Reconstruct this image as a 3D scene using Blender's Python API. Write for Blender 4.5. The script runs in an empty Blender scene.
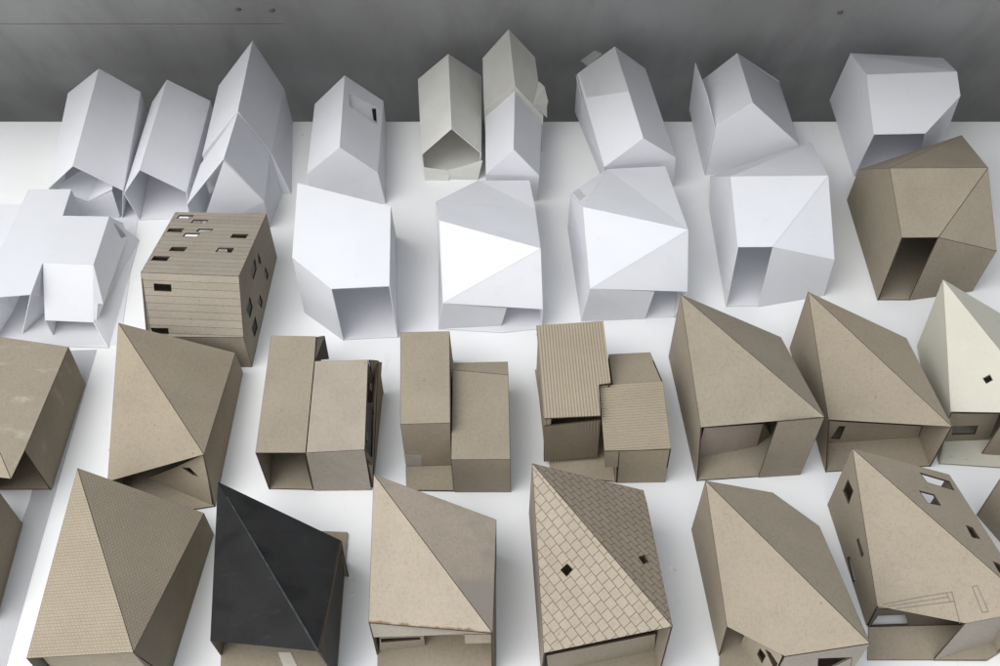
import bpy, bmesh, math, random
from mathutils import Vector, Matrix
from mathutils.geometry import tessellate_polygon

random.seed(7)
scene = bpy.context.scene
COL = scene.collection

# ------------------------------------------------------------------ data
# every model house: its card / paper panels as corner points in metres
HOUSES = [
 {'name':'paper_house','cat':'paper house','group':'white paper model houses',
  'label':'white gabled paper house, leftmost of the back row, with a V-cut front wall',
  'panels':[
   {'part':'roof_panel','pts':[[-0.4439,0.966,0.0725],[-0.4314,0.8048,0.0746],[-0.4672,0.8063,0.042],[-0.4986,0.9846,0.0237]],'mat':'paper','t':0.0006,'ref':[-0.4399,0.8892,0.0188]},
   {'part':'roof_panel','pts':[[-0.4439,0.966,0.0725],[-0.4048,0.963,0.0426],[-0.389,0.8031,0.042],[-0.4314,0.8048,0.0746]],'mat':'paper','t':0.0006,'ref':[-0.4399,0.8892,0.0188]},
   {'part':'side_wall','pts':[[-0.4986,0.9846,0.0237],[-0.4672,0.8063,0.042],[-0.47,0.8081,0.0],[-0.4986,0.9846,0.0]],'mat':'paper','t':0.0006,'ref':[-0.4399,0.8892,0.0188]},
   {'part':'side_wall','pts':[[-0.4048,0.963,0.0426],[-0.4048,0.963,0.0],[-0.4016,0.8049,0.0],[-0.389,0.8031,0.042]],'mat':'paper','t':0.0006,'ref':[-0.4399,0.8892,0.0188]},
   {'part':'gable_wall','pts':[[-0.4439,0.966,0.0725],[-0.4986,0.9846,0.0237],[-0.4986,0.9846,0.0],[-0.4048,0.963,0.0],[-0.4048,0.963,0.0426]],'mat':'paper','t':0.0006,'ref':[-0.4399,0.8892,0.0188]},
   {'part':'floor','pts':[[-0.4986,0.9846,0.0012],[-0.47,0.8081,0.0012],[-0.4016,0.8049,0.0012],[-0.4048,0.963,0.0012]],'mat':'paper','t':0.0006,'ref':[-0.4399,0.8892,0.0188],'down':True},
   {'part':'gable_wall','pts':[[-0.4581,0.8075,0.0343],[-0.433,0.8064,0.022],[-0.4016,0.8049,0.0399],[-0.4036,0.805,0.004],[-0.4056,0.8049,0.0],[-0.47,0.8081,0.0]],'mat':'paper','t':0.0006,'ref':[-0.4399,0.8892,0.0188]},
   {'part':'inner_panel','pts':[[-0.433,0.8084,0.021],[-0.425,0.8834,0.025],[-0.461,0.8172,0.037],[-0.4581,0.8095,0.0343]],'mat':'paper','t':0.0005,'ref':[-0.4399,0.8892,0.0188]},
   {'part':'inner_panel','pts':[[-0.433,0.8084,0.021],[-0.4017,0.8069,0.0396],[-0.4057,0.8549,0.0436],[-0.425,0.8834,0.025]],'mat':'paper','t':0.0005,'ref':[-0.4399,0.8892,0.0188]},
  ]},
 {'name':'paper_house','cat':'paper house','group':'white paper model houses',
  'label':'open-ended white paper house between the leftmost gabled house and the tall spired one',
  'panels':[
   {'part':'roof_panel','pts':[[-0.368,0.955,0.0658],[-0.3639,0.8014,0.0723],[-0.3887,0.8006,0.04],[-0.3939,0.9583,0.032]],'mat':'paper','t':0.0006,'ref':[-0.3586,0.8802,0.0181]},
   {'part':'roof_panel','pts':[[-0.368,0.955,0.0658],[-0.3276,0.9593,0.0329],[-0.324,0.8028,0.04],[-0.3639,0.8014,0.0723]],'mat':'paper','t':0.0006,'ref':[-0.3586,0.8802,0.0181]},
   {'part':'side_wall','pts':[[-0.3939,0.9583,0.032],[-0.3887,0.8006,0.04],[-0.3824,0.8013,0.0],[-0.3939,0.9583,0.0]],'mat':'paper','t':0.0006,'ref':[-0.3586,0.8802,0.0181]},
   {'part':'side_wall','pts':[[-0.3276,0.9593,0.0329],[-0.3276,0.9593,0.0],[-0.331,0.8027,0.0],[-0.324,0.8028,0.04]],'mat':'paper','t':0.0006,'ref':[-0.3586,0.8802,0.0181]},
   {'part':'gable_wall','pts':[[-0.368,0.955,0.0658],[-0.3939,0.9583,0.032],[-0.3939,0.9583,0.0],[-0.3276,0.9593,0.0],[-0.3276,0.9593,0.0329]],'mat':'paper','t':0.0006,'ref':[-0.3586,0.8802,0.0181]},
   {'part':'floor','pts':[[-0.3939,0.9583,0.0012],[-0.3824,0.8013,0.0012],[-0.331,0.8027,0.0012],[-0.3276,0.9593,0.0012]],'mat':'paper','t':0.0006,'ref':[-0.3586,0.8802,0.0181],'down':True},
  ]},
 {'name':'paper_house','cat':'paper house','group':'white paper model houses',
  'label':'tallest white paper house, two steep gables deep, behind the plank-scored card house',
  'panels':[
   {'part':'roof_panel','pts':[[-0.2672,0.966,0.1091],[-0.2664,0.853,0.1057],[-0.3155,0.853,0.0457],[-0.3162,0.966,0.0491]],'mat':'paper','t':0.0006,'ref':[-0.2771,0.9219,0.0293]},
   {'part':'roof_panel','pts':[[-0.2672,0.966,0.1091],[-0.2433,0.966,0.0449],[-0.2434,0.8586,0.0439],[-0.2664,0.853,0.1057]],'mat':'paper','t':0.0006,'ref':[-0.2771,0.9219,0.0293]},
   {'part':'side_wall','pts':[[-0.2433,0.966,0.0449],[-0.2402,0.9629,0.0],[-0.2262,0.8413,0.0],[-0.2434,0.8586,0.0439]],'mat':'paper','t':0.0006,'ref':[-0.2771,0.9219,0.0293]},
   {'part':'side_wall','pts':[[-0.3162,0.966,0.0491],[-0.3155,0.853,0.0457],[-0.3155,0.853,0.0],[-0.3162,0.966,0.0]],'mat':'paper','t':0.0006,'ref':[-0.2771,0.9219,0.0293]},
   {'part':'gable_wall','pts':[[-0.2672,0.966,0.1091],[-0.3162,0.966,0.0491],[-0.3162,0.966,0.0],[-0.2402,0.9629,0.0],[-0.2433,0.966,0.0449]],'mat':'paper','t':0.0006,'ref':[-0.2771,0.9219,0.0293]},
   {'part':'gable_wall','pts':[[-0.2664,0.853,0.1057],[-0.2434,0.8586,0.0439],[-0.2262,0.8413,0.0],[-0.3155,0.853,0.0],[-0.3155,0.853,0.0457]],'mat':'paper','t':0.0006,'ref':[-0.2771,0.9219,0.0293]},
   {'part':'roof_panel','pts':[[-0.2664,0.851,0.1042],[-0.27,0.7838,0.1028],[-0.3193,0.7811,0.043],[-0.3161,0.8416,0.043]],'mat':'paper','t':0.0006,'ref':[-0.2761,0.8166,0.0317]},
   {'part':'roof_panel','pts':[[-0.2664,0.851,0.1042],[-0.2445,0.8564,0.045],[-0.2404,0.7855,0.043],[-0.27,0.7838,0.1028]],'mat':'paper','t':0.0006,'ref':[-0.2761,0.8166,0.0317]},
   {'part':'side_wall','pts':[[-0.2445,0.8564,0.045],[-0.2364,0.8394,0.0],[-0.2443,0.7902,0.0],[-0.2404,0.7855,0.043]],'mat':'paper','t':0.0006,'ref':[-0.2761,0.8166,0.0317]},
   {'part':'side_wall','pts':[[-0.3161,0.8416,0.043],[-0.3193,0.7811,0.043],[-0.3193,0.7811,0.0],[-0.3161,0.8416,0.0]],'mat':'paper','t':0.0006,'ref':[-0.2761,0.8166,0.0317]},
   {'part':'gable_wall','pts':[[-0.2702,0.7838,0.1005],[-0.241,0.7855,0.043],[-0.2443,0.7902,0.0],[-0.316,0.7813,0.0]],'mat':'paper','t':0.0006,'ref':[-0.2761,0.8166,0.0317]},
   {'part':'floor','pts':[[-0.3161,0.8416,0.0012],[-0.3193,0.7811,0.0012],[-0.2443,0.7902,0.0012],[-0.2364,0.8394,0.0012]],'mat':'paper','t':0.0006,'ref':[-0.2761,0.8166,0.0317],'down':True},
  ]},
 {'name':'paper_house','cat':'paper house','group':'white paper model houses',
  'label':'white paper house whose roof is cut open over a small dark window',
  'panels':[
   {'part':'roof_panel','pts':[[-0.1697,0.948,0.0769],[-0.1636,0.8273,0.0792],[-0.2018,0.8264,0.044],[-0.2063,0.9414,0.043]],'mat':'paper','t':0.0006,'ref':[-0.1667,0.887,0.0212]},
   {'part':'roof_panel','pts':[[-0.1697,0.948,0.0769],[-0.131,0.952,0.0386],[-0.1278,0.8281,0.044],[-0.1636,0.8273,0.0792]],'mat':'paper','t':0.0006,'ref':[-0.1667,0.887,0.0212],'holes':[[[-0.1635,0.9225,0.0725],[-0.1614,0.9016,0.0719],[-0.1338,0.9041,0.0446],[-0.1338,0.9329,0.0426]]]},
   {'part':'side_wall','pts':[[-0.2063,0.9414,0.043],[-0.2018,0.8264,0.044],[-0.2039,0.8265,0.0],[-0.2063,0.9414,0.0]],'mat':'paper','t':0.0006,'ref':[-0.1667,0.887,0.0212]},
   {'part':'side_wall','pts':[[-0.131,0.952,0.0386],[-0.131,0.952,0.0],[-0.1231,0.8265,0.0],[-0.1278,0.8281,0.044]],'mat':'paper','t':0.0006,'ref':[-0.1667,0.887,0.0212]},
   {'part':'gable_wall','pts':[[-0.1697,0.948,0.0769],[-0.2063,0.9414,0.043],[-0.2063,0.9414,0.0],[-0.131,0.952,0.0],[-0.131,0.952,0.0386]],'mat':'paper','t':0.0006,'ref':[-0.1667,0.887,0.0212],'holes':[[[-0.1453,0.95,0.03],[-0.1395,0.9508,0.0297],[-0.1397,0.9508,0.0079],[-0.145,0.9501,0.0089]]]},
   {'part':'gable_wall','pts':[[-0.1636,0.8273,0.0792],[-0.1278,0.8281,0.044],[-0.1231,0.8265,0.0],[-0.2039,0.8265,0.0],[-0.2018,0.8264,0.044]],'mat':'paper','t':0.0006,'ref':[-0.1667,0.887,0.0212]},
   {'part':'floor','pts':[[-0.2063,0.9414,0.0012],[-0.2039,0.8265,0.0012],[-0.1231,0.8265,0.0012],[-0.131,0.952,0.0012]],'mat':'paper','t':0.0006,'ref':[-0.1667,0.887,0.0212],'down':True},
   {'part':'dormer_recess','pts':[[-0.1642,0.9243,0.0717],[-0.1334,0.9356,0.0408],[-0.1346,0.9142,0.0349],[-0.1633,0.9081,0.0652]],'mat':'paper','t':0.0004,'ref':[-0.1667,0.887,0.0212],'holes':[[[-0.1417,0.928,0.0476],[-0.1369,0.9329,0.0439],[-0.1354,0.9172,0.0369],[-0.1394,0.9158,0.0409]]],'label':'white inset panel with a small dark window'},
   {'part':'window_dark_plate','pts':[[-0.1432,0.9284,0.0476],[-0.1372,0.9346,0.0429],[-0.1356,0.9168,0.0351],[-0.1409,0.9144,0.0402]],'mat':'black_card','t':0.0003,'ref':[-0.1667,0.887,0.0212],'label':'black plate standing in for the dark behind the window hole'},  # black plate paints in the darkness behind the hole
  ]},
 {'name':'paper_house','cat':'paper house','group':'white paper model houses',
  'label':'cream paper house with a gaping gable and a crumpled front lip',
  'panels':[
   {'part':'roof_panel','pts':[[-0.0575,0.985,0.0781],[-0.0508,0.8659,0.0714],[-0.0842,0.8649,0.036],[-0.094,0.9894,0.04]],'mat':'cream_paper','t':0.0006,'ref':[-0.0549,0.9303,0.0186]},
   {'part':'roof_panel','pts':[[-0.0575,0.985,0.0781],[-0.0213,1.0001,0.0366],[-0.0199,0.8668,0.036],[-0.0508,0.8659,0.0714]],'mat':'cream_paper','t':0.0006,'ref':[-0.0549,0.9303,0.0186]},
   {'part':'side_wall','pts':[[-0.094,0.9894,0.04],[-0.0842,0.8649,0.036],[-0.0825,0.8636,0.0],[-0.094,0.9894,0.0]],'mat':'cream_paper','t':0.0006,'ref':[-0.0549,0.9303,0.0186]},
   {'part':'side_wall','pts':[[-0.0213,1.0001,0.0366],[-0.0213,1.0001,0.0],[-0.0241,0.8645,0.0],[-0.0199,0.8668,0.036]],'mat':'cream_paper','t':0.0006,'ref':[-0.0549,0.9303,0.0186]},
   {'part':'gable_wall','pts':[[-0.0575,0.985,0.0781],[-0.094,0.9894,0.04],[-0.094,0.9894,0.0],[-0.0213,1.0001,0.0],[-0.0213,1.0001,0.0366]],'mat':'cream_paper','t':0.0006,'ref':[-0.0549,0.9303,0.0186]},
   {'part':'floor','pts':[[-0.094,0.9894,0.0012],[-0.0825,0.8636,0.0012],[-0.0241,0.8645,0.0012],[-0.0213,1.0001,0.0012]],'mat':'cream_paper','t':0.0006,'ref':[-0.0549,0.9303,0.0186],'down':True},
   {'part':'front_lip','pts':[[-0.0833,0.8636,0.0192],[-0.0568,0.864,0.0139],[-0.0552,0.8641,0.0089],[-0.0564,0.8632,0.0],[-0.0825,0.8636,0.0]],'mat':'cream_paper','t':0.0006,'ref':[-0.0549,0.9303,0.0186],'label':'crumpled cream front lip'},
   {'part':'front_lip','pts':[[-0.0568,0.864,0.0139],[-0.0412,0.8643,0.0191],[-0.0187,0.8646,0.0282],[-0.0241,0.8645,0.0],[-0.0564,0.8652,0.0],[-0.0552,0.8641,0.0089]],'mat':'cream_paper','t':0.0006,'ref':[-0.0549,0.9303,0.0186],'label':'crumpled cream front lip'},
  ]},
 {'name':'paper_house','cat':'paper house','group':'white paper model houses',
  'label':'narrow paper house with a crinkled cream rear half and a smooth white front half',
  'panels':[
   {'part':'roof_panel','pts':[[0.0092,0.966,0.1235],[0.0159,0.9174,0.086],[-0.0172,0.9238,0.05],[-0.019,0.9653,0.0869]],'mat':'shaded_aged_paper','t':0.0006,'ref':[0.0122,0.9405,0.0347]},
   {'part':'roof_panel','pts':[[0.0092,0.966,0.1235],[0.0381,0.9614,0.0909],[0.0471,0.9113,0.05],[0.0159,0.9174,0.086]],'mat':'shaded_aged_paper','t':0.0006,'ref':[0.0122,0.9405,0.0347]},
   {'part':'side_wall','pts':[[-0.019,0.9653,0.0869],[-0.0172,0.9238,0.05],[-0.0172,0.9238,0.0],[-0.019,0.9653,0.0]],'mat':'shaded_aged_paper','t':0.0006,'ref':[0.0122,0.9405,0.0347]},
   {'part':'side_wall','pts':[[0.0381,0.9614,0.0909],[0.0381,0.9614,0.0],[0.0471,0.9113,0.0],[0.0471,0.9113,0.05]],'mat':'shaded_aged_paper','t':0.0006,'ref':[0.0122,0.9405,0.0347]},
   {'part':'gable_wall','pts':[[0.0092,0.966,0.1235],[-0.019,0.9653,0.0869],[-0.019,0.9653,0.0],[0.0381,0.9614,0.0],[0.0381,0.9614,0.0909]],'mat':'shaded_aged_paper','t':0.0006,'ref':[0.0122,0.9405,0.0347]},
   {'part':'gable_wall','pts':[[0.0159,0.9174,0.086],[0.0471,0.9113,0.05],[0.0471,0.9113,0.0],[-0.0172,0.9238,0.0],[-0.0172,0.9238,0.05]],'mat':'shaded_aged_paper','t':0.0006,'ref':[0.0122,0.9405,0.0347]},
   {'part':'tape_wrap','pts':[[0.0423,0.9404,0.0749],[0.0486,0.9363,0.0709],[0.0527,0.9243,0.0601],[0.0513,0.9213,0.0552],[0.0514,0.9097,0.0496],[0.0362,0.9134,0.0641]],'mat':'shaded_aged_paper','t':0.0004,'ref':[0.0122,0.9405,0.0347],'label':'crinkled translucent tape over the eave'},
   {'part':'roof_panel','pts':[[0.0161,0.9239,0.0794],[0.0137,0.8252,0.0787],[-0.0149,0.8263,0.043],[-0.0165,0.9361,0.0385]],'mat':'paper','t':0.0006,'ref':[0.0141,0.8771,0.0205]},
   {'part':'roof_panel','pts':[[0.0161,0.9239,0.0794],[0.0464,0.9217,0.0398],[0.0412,0.8242,0.043],[0.0137,0.8252,0.0787]],'mat':'paper','t':0.0006,'ref':[0.0141,0.8771,0.0205]},
   {'part':'side_wall','pts':[[-0.0165,0.9361,0.0385],[-0.0149,0.8263,0.043],[-0.0141,0.8322,0.0],[-0.0165,0.9361,0.0]],'mat':'paper','t':0.0006,'ref':[0.0141,0.8771,0.0205]},
   {'part':'side_wall','pts':[[0.0464,0.9217,0.0398],[0.0464,0.9217,0.0],[0.0398,0.8313,0.0],[0.0412,0.8242,0.043]],'mat':'paper','t':0.0006,'ref':[0.0141,0.8771,0.0205]},
   {'part':'gable_wall','pts':[[0.0161,0.9239,0.0794],[-0.0165,0.9361,0.0385],[-0.0165,0.9361,0.0],[0.0464,0.9217,0.0],[0.0464,0.9217,0.0398]],'mat':'paper','t':0.0006,'ref':[0.0141,0.8771,0.0205]},
   {'part':'gable_wall','pts':[[0.0137,0.8252,0.0787],[0.0412,0.8242,0.043],[0.0398,0.8313,0.0],[-0.0141,0.8322,0.0],[-0.0149,0.8263,0.043]],'mat':'paper','t':0.0006,'ref':[0.0141,0.8771,0.0205]},
   {'part':'floor','pts':[[-0.0165,0.9361,0.0012],[-0.0141,0.8322,0.0012],[0.0398,0.8313,0.0012],[0.0464,0.9217,0.0012]],'mat':'paper','t':0.0006,'ref':[0.0141,0.8771,0.0205],'down':True},
  ]},
 {'name':'paper_house','cat':'paper house','group':'white paper model houses',
  'label':'closed white paper house with a clear tape tab sticking out at its rear',
  'panels':[
   {'part':'roof_panel','pts':[[0.1271,0.985,0.0878],[0.1474,0.8416,0.0791],[0.1095,0.8345,0.046],[0.0873,0.9811,0.0538]],'mat':'paper','t':0.0006,'ref':[0.1368,0.9131,0.0252]},
   {'part':'roof_panel','pts':[[0.1271,0.985,0.0878],[0.1645,0.9881,0.0558],[0.1858,0.8487,0.046],[0.1474,0.8416,0.0791]],'mat':'paper','t':0.0006,'ref':[0.1368,0.9131,0.0252]},
   {'part':'side_wall','pts':[[0.0873,0.9811,0.0538],[0.1095,0.8345,0.046],[0.1158,0.8491,0.0],[0.0873,0.9811,0.0]],'mat':'paper','t':0.0006,'ref':[0.1368,0.9131,0.0252]},
   {'part':'side_wall','pts':[[0.1645,0.9881,0.0558],[0.1645,0.9881,0.0],[0.189,0.8526,0.0],[0.1858,0.8487,0.046]],'mat':'paper','t':0.0006,'ref':[0.1368,0.9131,0.0252]},
   {'part':'gable_wall','pts':[[0.1271,0.985,0.0878],[0.0873,0.9811,0.0538],[0.0873,0.9811,0.0],[0.1645,0.9881,0.0],[0.1645,0.9881,0.0558]],'mat':'paper','t':0.0006,'ref':[0.1368,0.9131,0.0252]},
   {'part':'gable_wall','pts':[[0.1474,0.8416,0.0791],[0.1858,0.8487,0.046],[0.189,0.8526,0.0],[0.1158,0.8491,0.0],[0.1095,0.8345,0.046]],'mat':'paper','t':0.0006,'ref':[0.1368,0.9131,0.0252]},
   {'part':'floor','pts':[[0.0873,0.9811,0.0012],[0.1158,0.8491,0.0012],[0.189,0.8526,0.0012],[0.1645,0.9881,0.0012]],'mat':'paper','t':0.0006,'ref':[0.1368,0.9131,0.0252],'down':True},
   {'part':'side_sheet','pts':[[0.091,0.9483,0.045],[0.0961,0.9381,0.0],[0.0923,0.9734,0.0],[0.0858,0.9811,0.0528]],'mat':'paper','t':0.0005,'ref':[0.1368,0.9131,0.0252]},
   {'part':'tape_tab','pts':[[0.0912,0.996,0.0605],[0.1067,0.9978,0.0739],[0.1146,0.9853,0.0782],[0.0984,0.9807,0.0638]],'mat':'tape','t':0.0003,'ref':[0.1368,0.9131,0.0252]},
   {'part':'roof_shade_sheet','pts':[[0.0893,0.979,0.0559],[0.127,0.9843,0.0885],[0.133,0.9377,0.0851],[0.1364,0.9121,0.0833],[0.0955,0.939,0.0539],[0.0931,0.9558,0.0549]],'mat':'shade_grey_paper','t':0.0003,'ref':[0.1368,0.9131,0.0252],'label':'thin added grey overlay standing in for shade on the rear roof'},  # added overlay: its grey is the shade on the rear slope
  ]},
 {'name':'paper_house','cat':'paper house','group':'white paper model houses',
  'label':'white paper house with a fin-like left wall standing above its roof',
  'panels':[
   {'part':'fin_wall','pts':[[0.2209,0.9934,0.06],[0.2213,0.9841,0.0],[0.226,0.8716,0.0],[0.2261,0.8706,0.0699],[0.2238,0.9249,0.0712]],'mat':'paper','t':0.0006,'ref':[0.2722,0.9192,0.0278]},
   {'part':'roof_panel','pts':[[0.2665,0.9934,0.0731],[0.2608,0.8734,0.0994],[0.2271,0.8706,0.0699],[0.2303,0.9822,0.0445]],'mat':'paper','t':0.0006,'ref':[0.2722,0.9192,0.0278]},
   {'part':'roof_panel','pts':[[0.2665,0.9934,0.0731],[0.3358,1.0375,-0.0014],[0.3236,0.8785,0.038],[0.2608,0.8734,0.0994]],'mat':'paper','t':0.0006,'ref':[0.2722,0.9192,0.0278]},
   {'part':'gable_wall','pts':[[0.2608,0.8734,0.0994],[0.3236,0.8785,0.038],[0.3236,0.8785,0.0],[0.227,0.8716,0.0],[0.2271,0.8706,0.0699]],'mat':'paper','t':0.0006,'ref':[0.2722,0.9192,0.0278]},
   {'part':'side_wall','pts':[[0.3358,1.0375,-0.0014],[0.3358,1.0375,0.0],[0.3236,0.8785,0.0],[0.3236,0.8785,0.038]],'mat':'paper','t':0.0006,'ref':[0.2722,0.9192,0.0278]},
   {'part':'gable_wall','pts':[[0.2665,0.9934,0.0731],[0.2303,0.9822,0.0445],[0.2283,0.9822,0.0],[0.3358,1.0375,0.0],[0.3358,1.0375,-0.0014]],'mat':'paper','t':0.0006,'ref':[0.2722,0.9192,0.0278]},
  ]},
 {'name':'paper_house','cat':'paper house','group':'white paper model houses',
  'label':'faceted white paper house at the right end of the back row, behind the brown one',
  'panels':[
   {'part':'side_wall','pts':[[0.3894,0.9828,0.0806],[0.3893,1.0022,0.0],[0.39,0.8697,-0.0],[0.3901,0.857,0.0707],[0.3897,0.9223,0.0972]],'mat':'paper','t':0.0006,'ref':[0.4321,0.9099,0.0413]},
   {'part':'roof_panel','pts':[[0.3897,0.9223,0.0972],[0.3901,0.857,0.0707],[0.4453,0.861,0.0687],[0.4892,0.9046,0.0835],[0.4892,0.9315,0.0944]],'mat':'paper','t':0.0006,'ref':[0.4321,0.9099,0.0413]},
   {'part':'roof_panel','pts':[[0.3894,0.9828,0.0806],[0.3897,0.9223,0.0972],[0.4892,0.9315,0.0944],[0.4943,0.9828,0.0741]],'mat':'paper','t':0.0006,'ref':[0.4321,0.9099,0.0413]},
   {'part':'front_wall','pts':[[0.4453,0.861,0.0687],[0.472,0.9007,0.0],[0.5051,0.9298,0.0],[0.4892,0.9046,0.0835]],'mat':'paper','t':0.0006,'ref':[0.4321,0.9099,0.0413]},
   {'part':'side_wall','pts':[[0.4892,0.9315,0.0944],[0.4892,0.9046,0.0835],[0.5051,0.9298,0.0],[0.4943,0.9828,0.0],[0.4943,0.9828,0.0741]],'mat':'paper','t':0.0006,'ref':[0.4321,0.9099,0.0413]},
   {'part':'back_wall','pts':[[0.3894,0.9828,0.0806],[0.4943,0.9828,0.0741],[0.4943,0.9828,0.0],[0.3893,1.0022,0.0]],'mat':'paper','t':0.0006,'ref':[0.4321,0.9099,0.0413]},
   {'part':'floor','pts':[[0.3893,1.0022,0.0012],[0.39,0.8697,0.0012],[0.472,0.9007,0.0012],[0.5051,0.9298,0.0012],[0.4943,0.9828,0.0012]],'mat':'paper','t':0.0006,'ref':[0.4321,0.9099,0.0413],'down':True},
  ]},
 {'name':'paper_house','cat':'paper house','group':'white paper model houses',
  'label':'white paper house with a T-shaped roof and a deep front notch',
  'panels':[
   {'part':'roof_panel','pts':[[-0.4762,0.7867,0.0594],[-0.4375,0.7949,0.0517],[-0.4364,0.7569,0.0515],[-0.3942,0.7642,0.043],[-0.3941,0.6982,0.043],[-0.4387,0.6926,0.052],[-0.4389,0.6519,0.052],[-0.4705,0.6425,0.0583],[-0.4804,0.6775,0.0603]],'mat':'paper','t':0.0006,'ref':[-0.4422,0.7286,0.0263]},
   {'part':'front_wall','pts':[[-0.4387,0.6926,0.052],[-0.3941,0.6982,0.043],[-0.3904,0.6485,0.015],[-0.433,0.6439,0.024]],'mat':'paper','t':0.0006,'ref':[-0.4422,0.7286,0.0263],'label':'small white block face stepping down at the front'},
   {'part':'side_wall','pts':[[-0.3942,0.7642,0.043],[-0.3765,0.7723,0.0],[-0.3752,0.6283,0.0],[-0.3904,0.6485,0.015],[-0.3941,0.6982,0.043]],'mat':'paper','t':0.0006,'ref':[-0.4422,0.7286,0.0263],'holes':[[[-0.3912,0.7612,0.0359],[-0.3869,0.7727,0.0252],[-0.3829,0.7631,0.0158],[-0.3855,0.7537,0.0222]],[[-0.3864,0.663,0.0263],[-0.3839,0.6668,0.0202],[-0.3841,0.6489,0.021],[-0.3846,0.6435,0.0223]]]},
   {'part':'inner_wall','pts':[[-0.4389,0.6519,0.052],[-0.4387,0.6926,0.052],[-0.4387,0.6926,0.0],[-0.4633,0.6455,0.0]],'mat':'paper','t':0.0006,'ref':[-0.4422,0.7286,0.0263]},
   {'part':'inner_wall','pts':[[-0.4387,0.6926,0.052],[-0.433,0.6439,0.024],[-0.433,0.6439,0.0],[-0.4387,0.6926,0.0]],'mat':'paper','t':0.0006,'ref':[-0.4422,0.7286,0.0263]},
   {'part':'side_wall','pts':[[-0.4804,0.6775,0.0603],[-0.4705,0.6425,0.0583],[-0.4892,0.6325,0.0],[-0.4804,0.6775,0.0]],'mat':'paper','t':0.0006,'ref':[-0.4422,0.7286,0.0263]},
   {'part':'back_wall','pts':[[-0.4762,0.7867,0.0594],[-0.4804,0.6775,0.0603],[-0.4804,0.6775,0.0],[-0.4762,0.7867,0.0]],'mat':'paper','t':0.0006,'ref':[-0.4422,0.7286,0.0263]},
   {'part':'back_wall','pts':[[-0.4375,0.7949,0.0517],[-0.4762,0.7867,0.0594],[-0.4762,0.7867,0.0],[-0.4375,0.7949,0.0]],'mat':'paper','t':0.0006,'ref':[-0.4422,0.7286,0.0263]},
   {'part':'back_wall','pts':[[-0.4364,0.7569,0.0515],[-0.4375,0.7949,0.0517],[-0.4375,0.7949,0.0],[-0.4364,0.7569,0.0]],'mat':'paper','t':0.0006,'ref':[-0.4422,0.7286,0.0263]},
   {'part':'back_wall','pts':[[-0.3942,0.7642,0.043],[-0.4364,0.7569,0.0515],[-0.4364,0.7569,0.0],[-0.3765,0.7723,0.0]],'mat':'paper','t':0.0006,'ref':[-0.4422,0.7286,0.0263]},
   {'part':'floor','pts':[[-0.4804,0.6775,0.0012],[-0.4892,0.6325,0.0012],[-0.3752,0.6283,0.0012],[-0.3765,0.7723,0.0012],[-0.4364,0.7569,0.0012],[-0.4375,0.7949,0.0012],[-0.4762,0.7867,0.0012]],'mat':'paper','t':0.0006,'ref':[-0.4422,0.7286,0.0263],'down':True},
  ]},
 {'name':'card_house','cat':'cardboard house','group':'brown card model houses',
  'label':'plank-scored card house with many small rectangular cut-out windows',
  'panels':[
   {'part':'roof_panel','pts':[[-0.2298,0.7481,0.0628],[-0.2335,0.6364,0.0949],[-0.3227,0.6411,0.0949],[-0.3199,0.7498,0.0637]],'mat':'plank_card','t':0.0013,'ref':[-0.2765,0.6939,0.0395],'holes':[[[-0.3142,0.7437,0.0654],[-0.2996,0.7435,0.0652],[-0.3018,0.7369,0.0672],[-0.3158,0.7371,0.0673]],[[-0.2983,0.7354,0.0675],[-0.2834,0.7347,0.0675],[-0.2854,0.7281,0.0694],[-0.2996,0.7283,0.0696]],[[-0.3173,0.7185,0.0726],[-0.3027,0.7184,0.0725],[-0.3038,0.711,0.0746],[-0.3185,0.7117,0.0746]],[[-0.2891,0.7182,0.0723],[-0.275,0.718,0.0722],[-0.2766,0.7121,0.0739],[-0.2907,0.7123,0.074]],[[-0.2996,0.7101,0.0748],[-0.2856,0.7099,0.0746],[-0.2873,0.7027,0.0767],[-0.3011,0.7033,0.0768]],[[-0.2545,0.7091,0.0744],[-0.2394,0.709,0.0742],[-0.2409,0.7012,0.0764],[-0.2559,0.7019,0.0765]],[[-0.306,0.6848,0.0821],[-0.2915,0.6847,0.082],[-0.2927,0.6768,0.0842],[-0.3072,0.6774,0.0843]],[[-0.2626,0.6843,0.0816],[-0.2479,0.6841,0.0814],[-0.2487,0.6754,0.084],[-0.264,0.6765,0.0839]],[[-0.3181,0.6686,0.087],[-0.3032,0.668,0.0869],[-0.3044,0.6599,0.0893],[-0.3193,0.6609,0.0892]]],'ud':[[-0.3227,0.6411,0.0949],[-0.2335,0.6364,0.0949]]},
   {'part':'front_wall','pts':[[-0.2335,0.6364,0.0949],[-0.2345,0.6073,0.0436],[-0.3239,0.6082,0.0436],[-0.3227,0.6411,0.0949]],'mat':'plank_card','t':0.0013,'ref':[-0.2765,0.6939,0.0395],'holes':[[[-0.312,0.6356,0.0862],[-0.296,0.6346,0.0859],[-0.2965,0.6312,0.0798],[-0.3124,0.6321,0.0799]],[[-0.3201,0.6147,0.0486],[-0.3035,0.614,0.0491],[-0.3037,0.611,0.0437],[-0.3183,0.6118,0.0438]]],'ud':[[-0.3227,0.6411,0.0949],[-0.2335,0.6364,0.0949]]},
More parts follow.
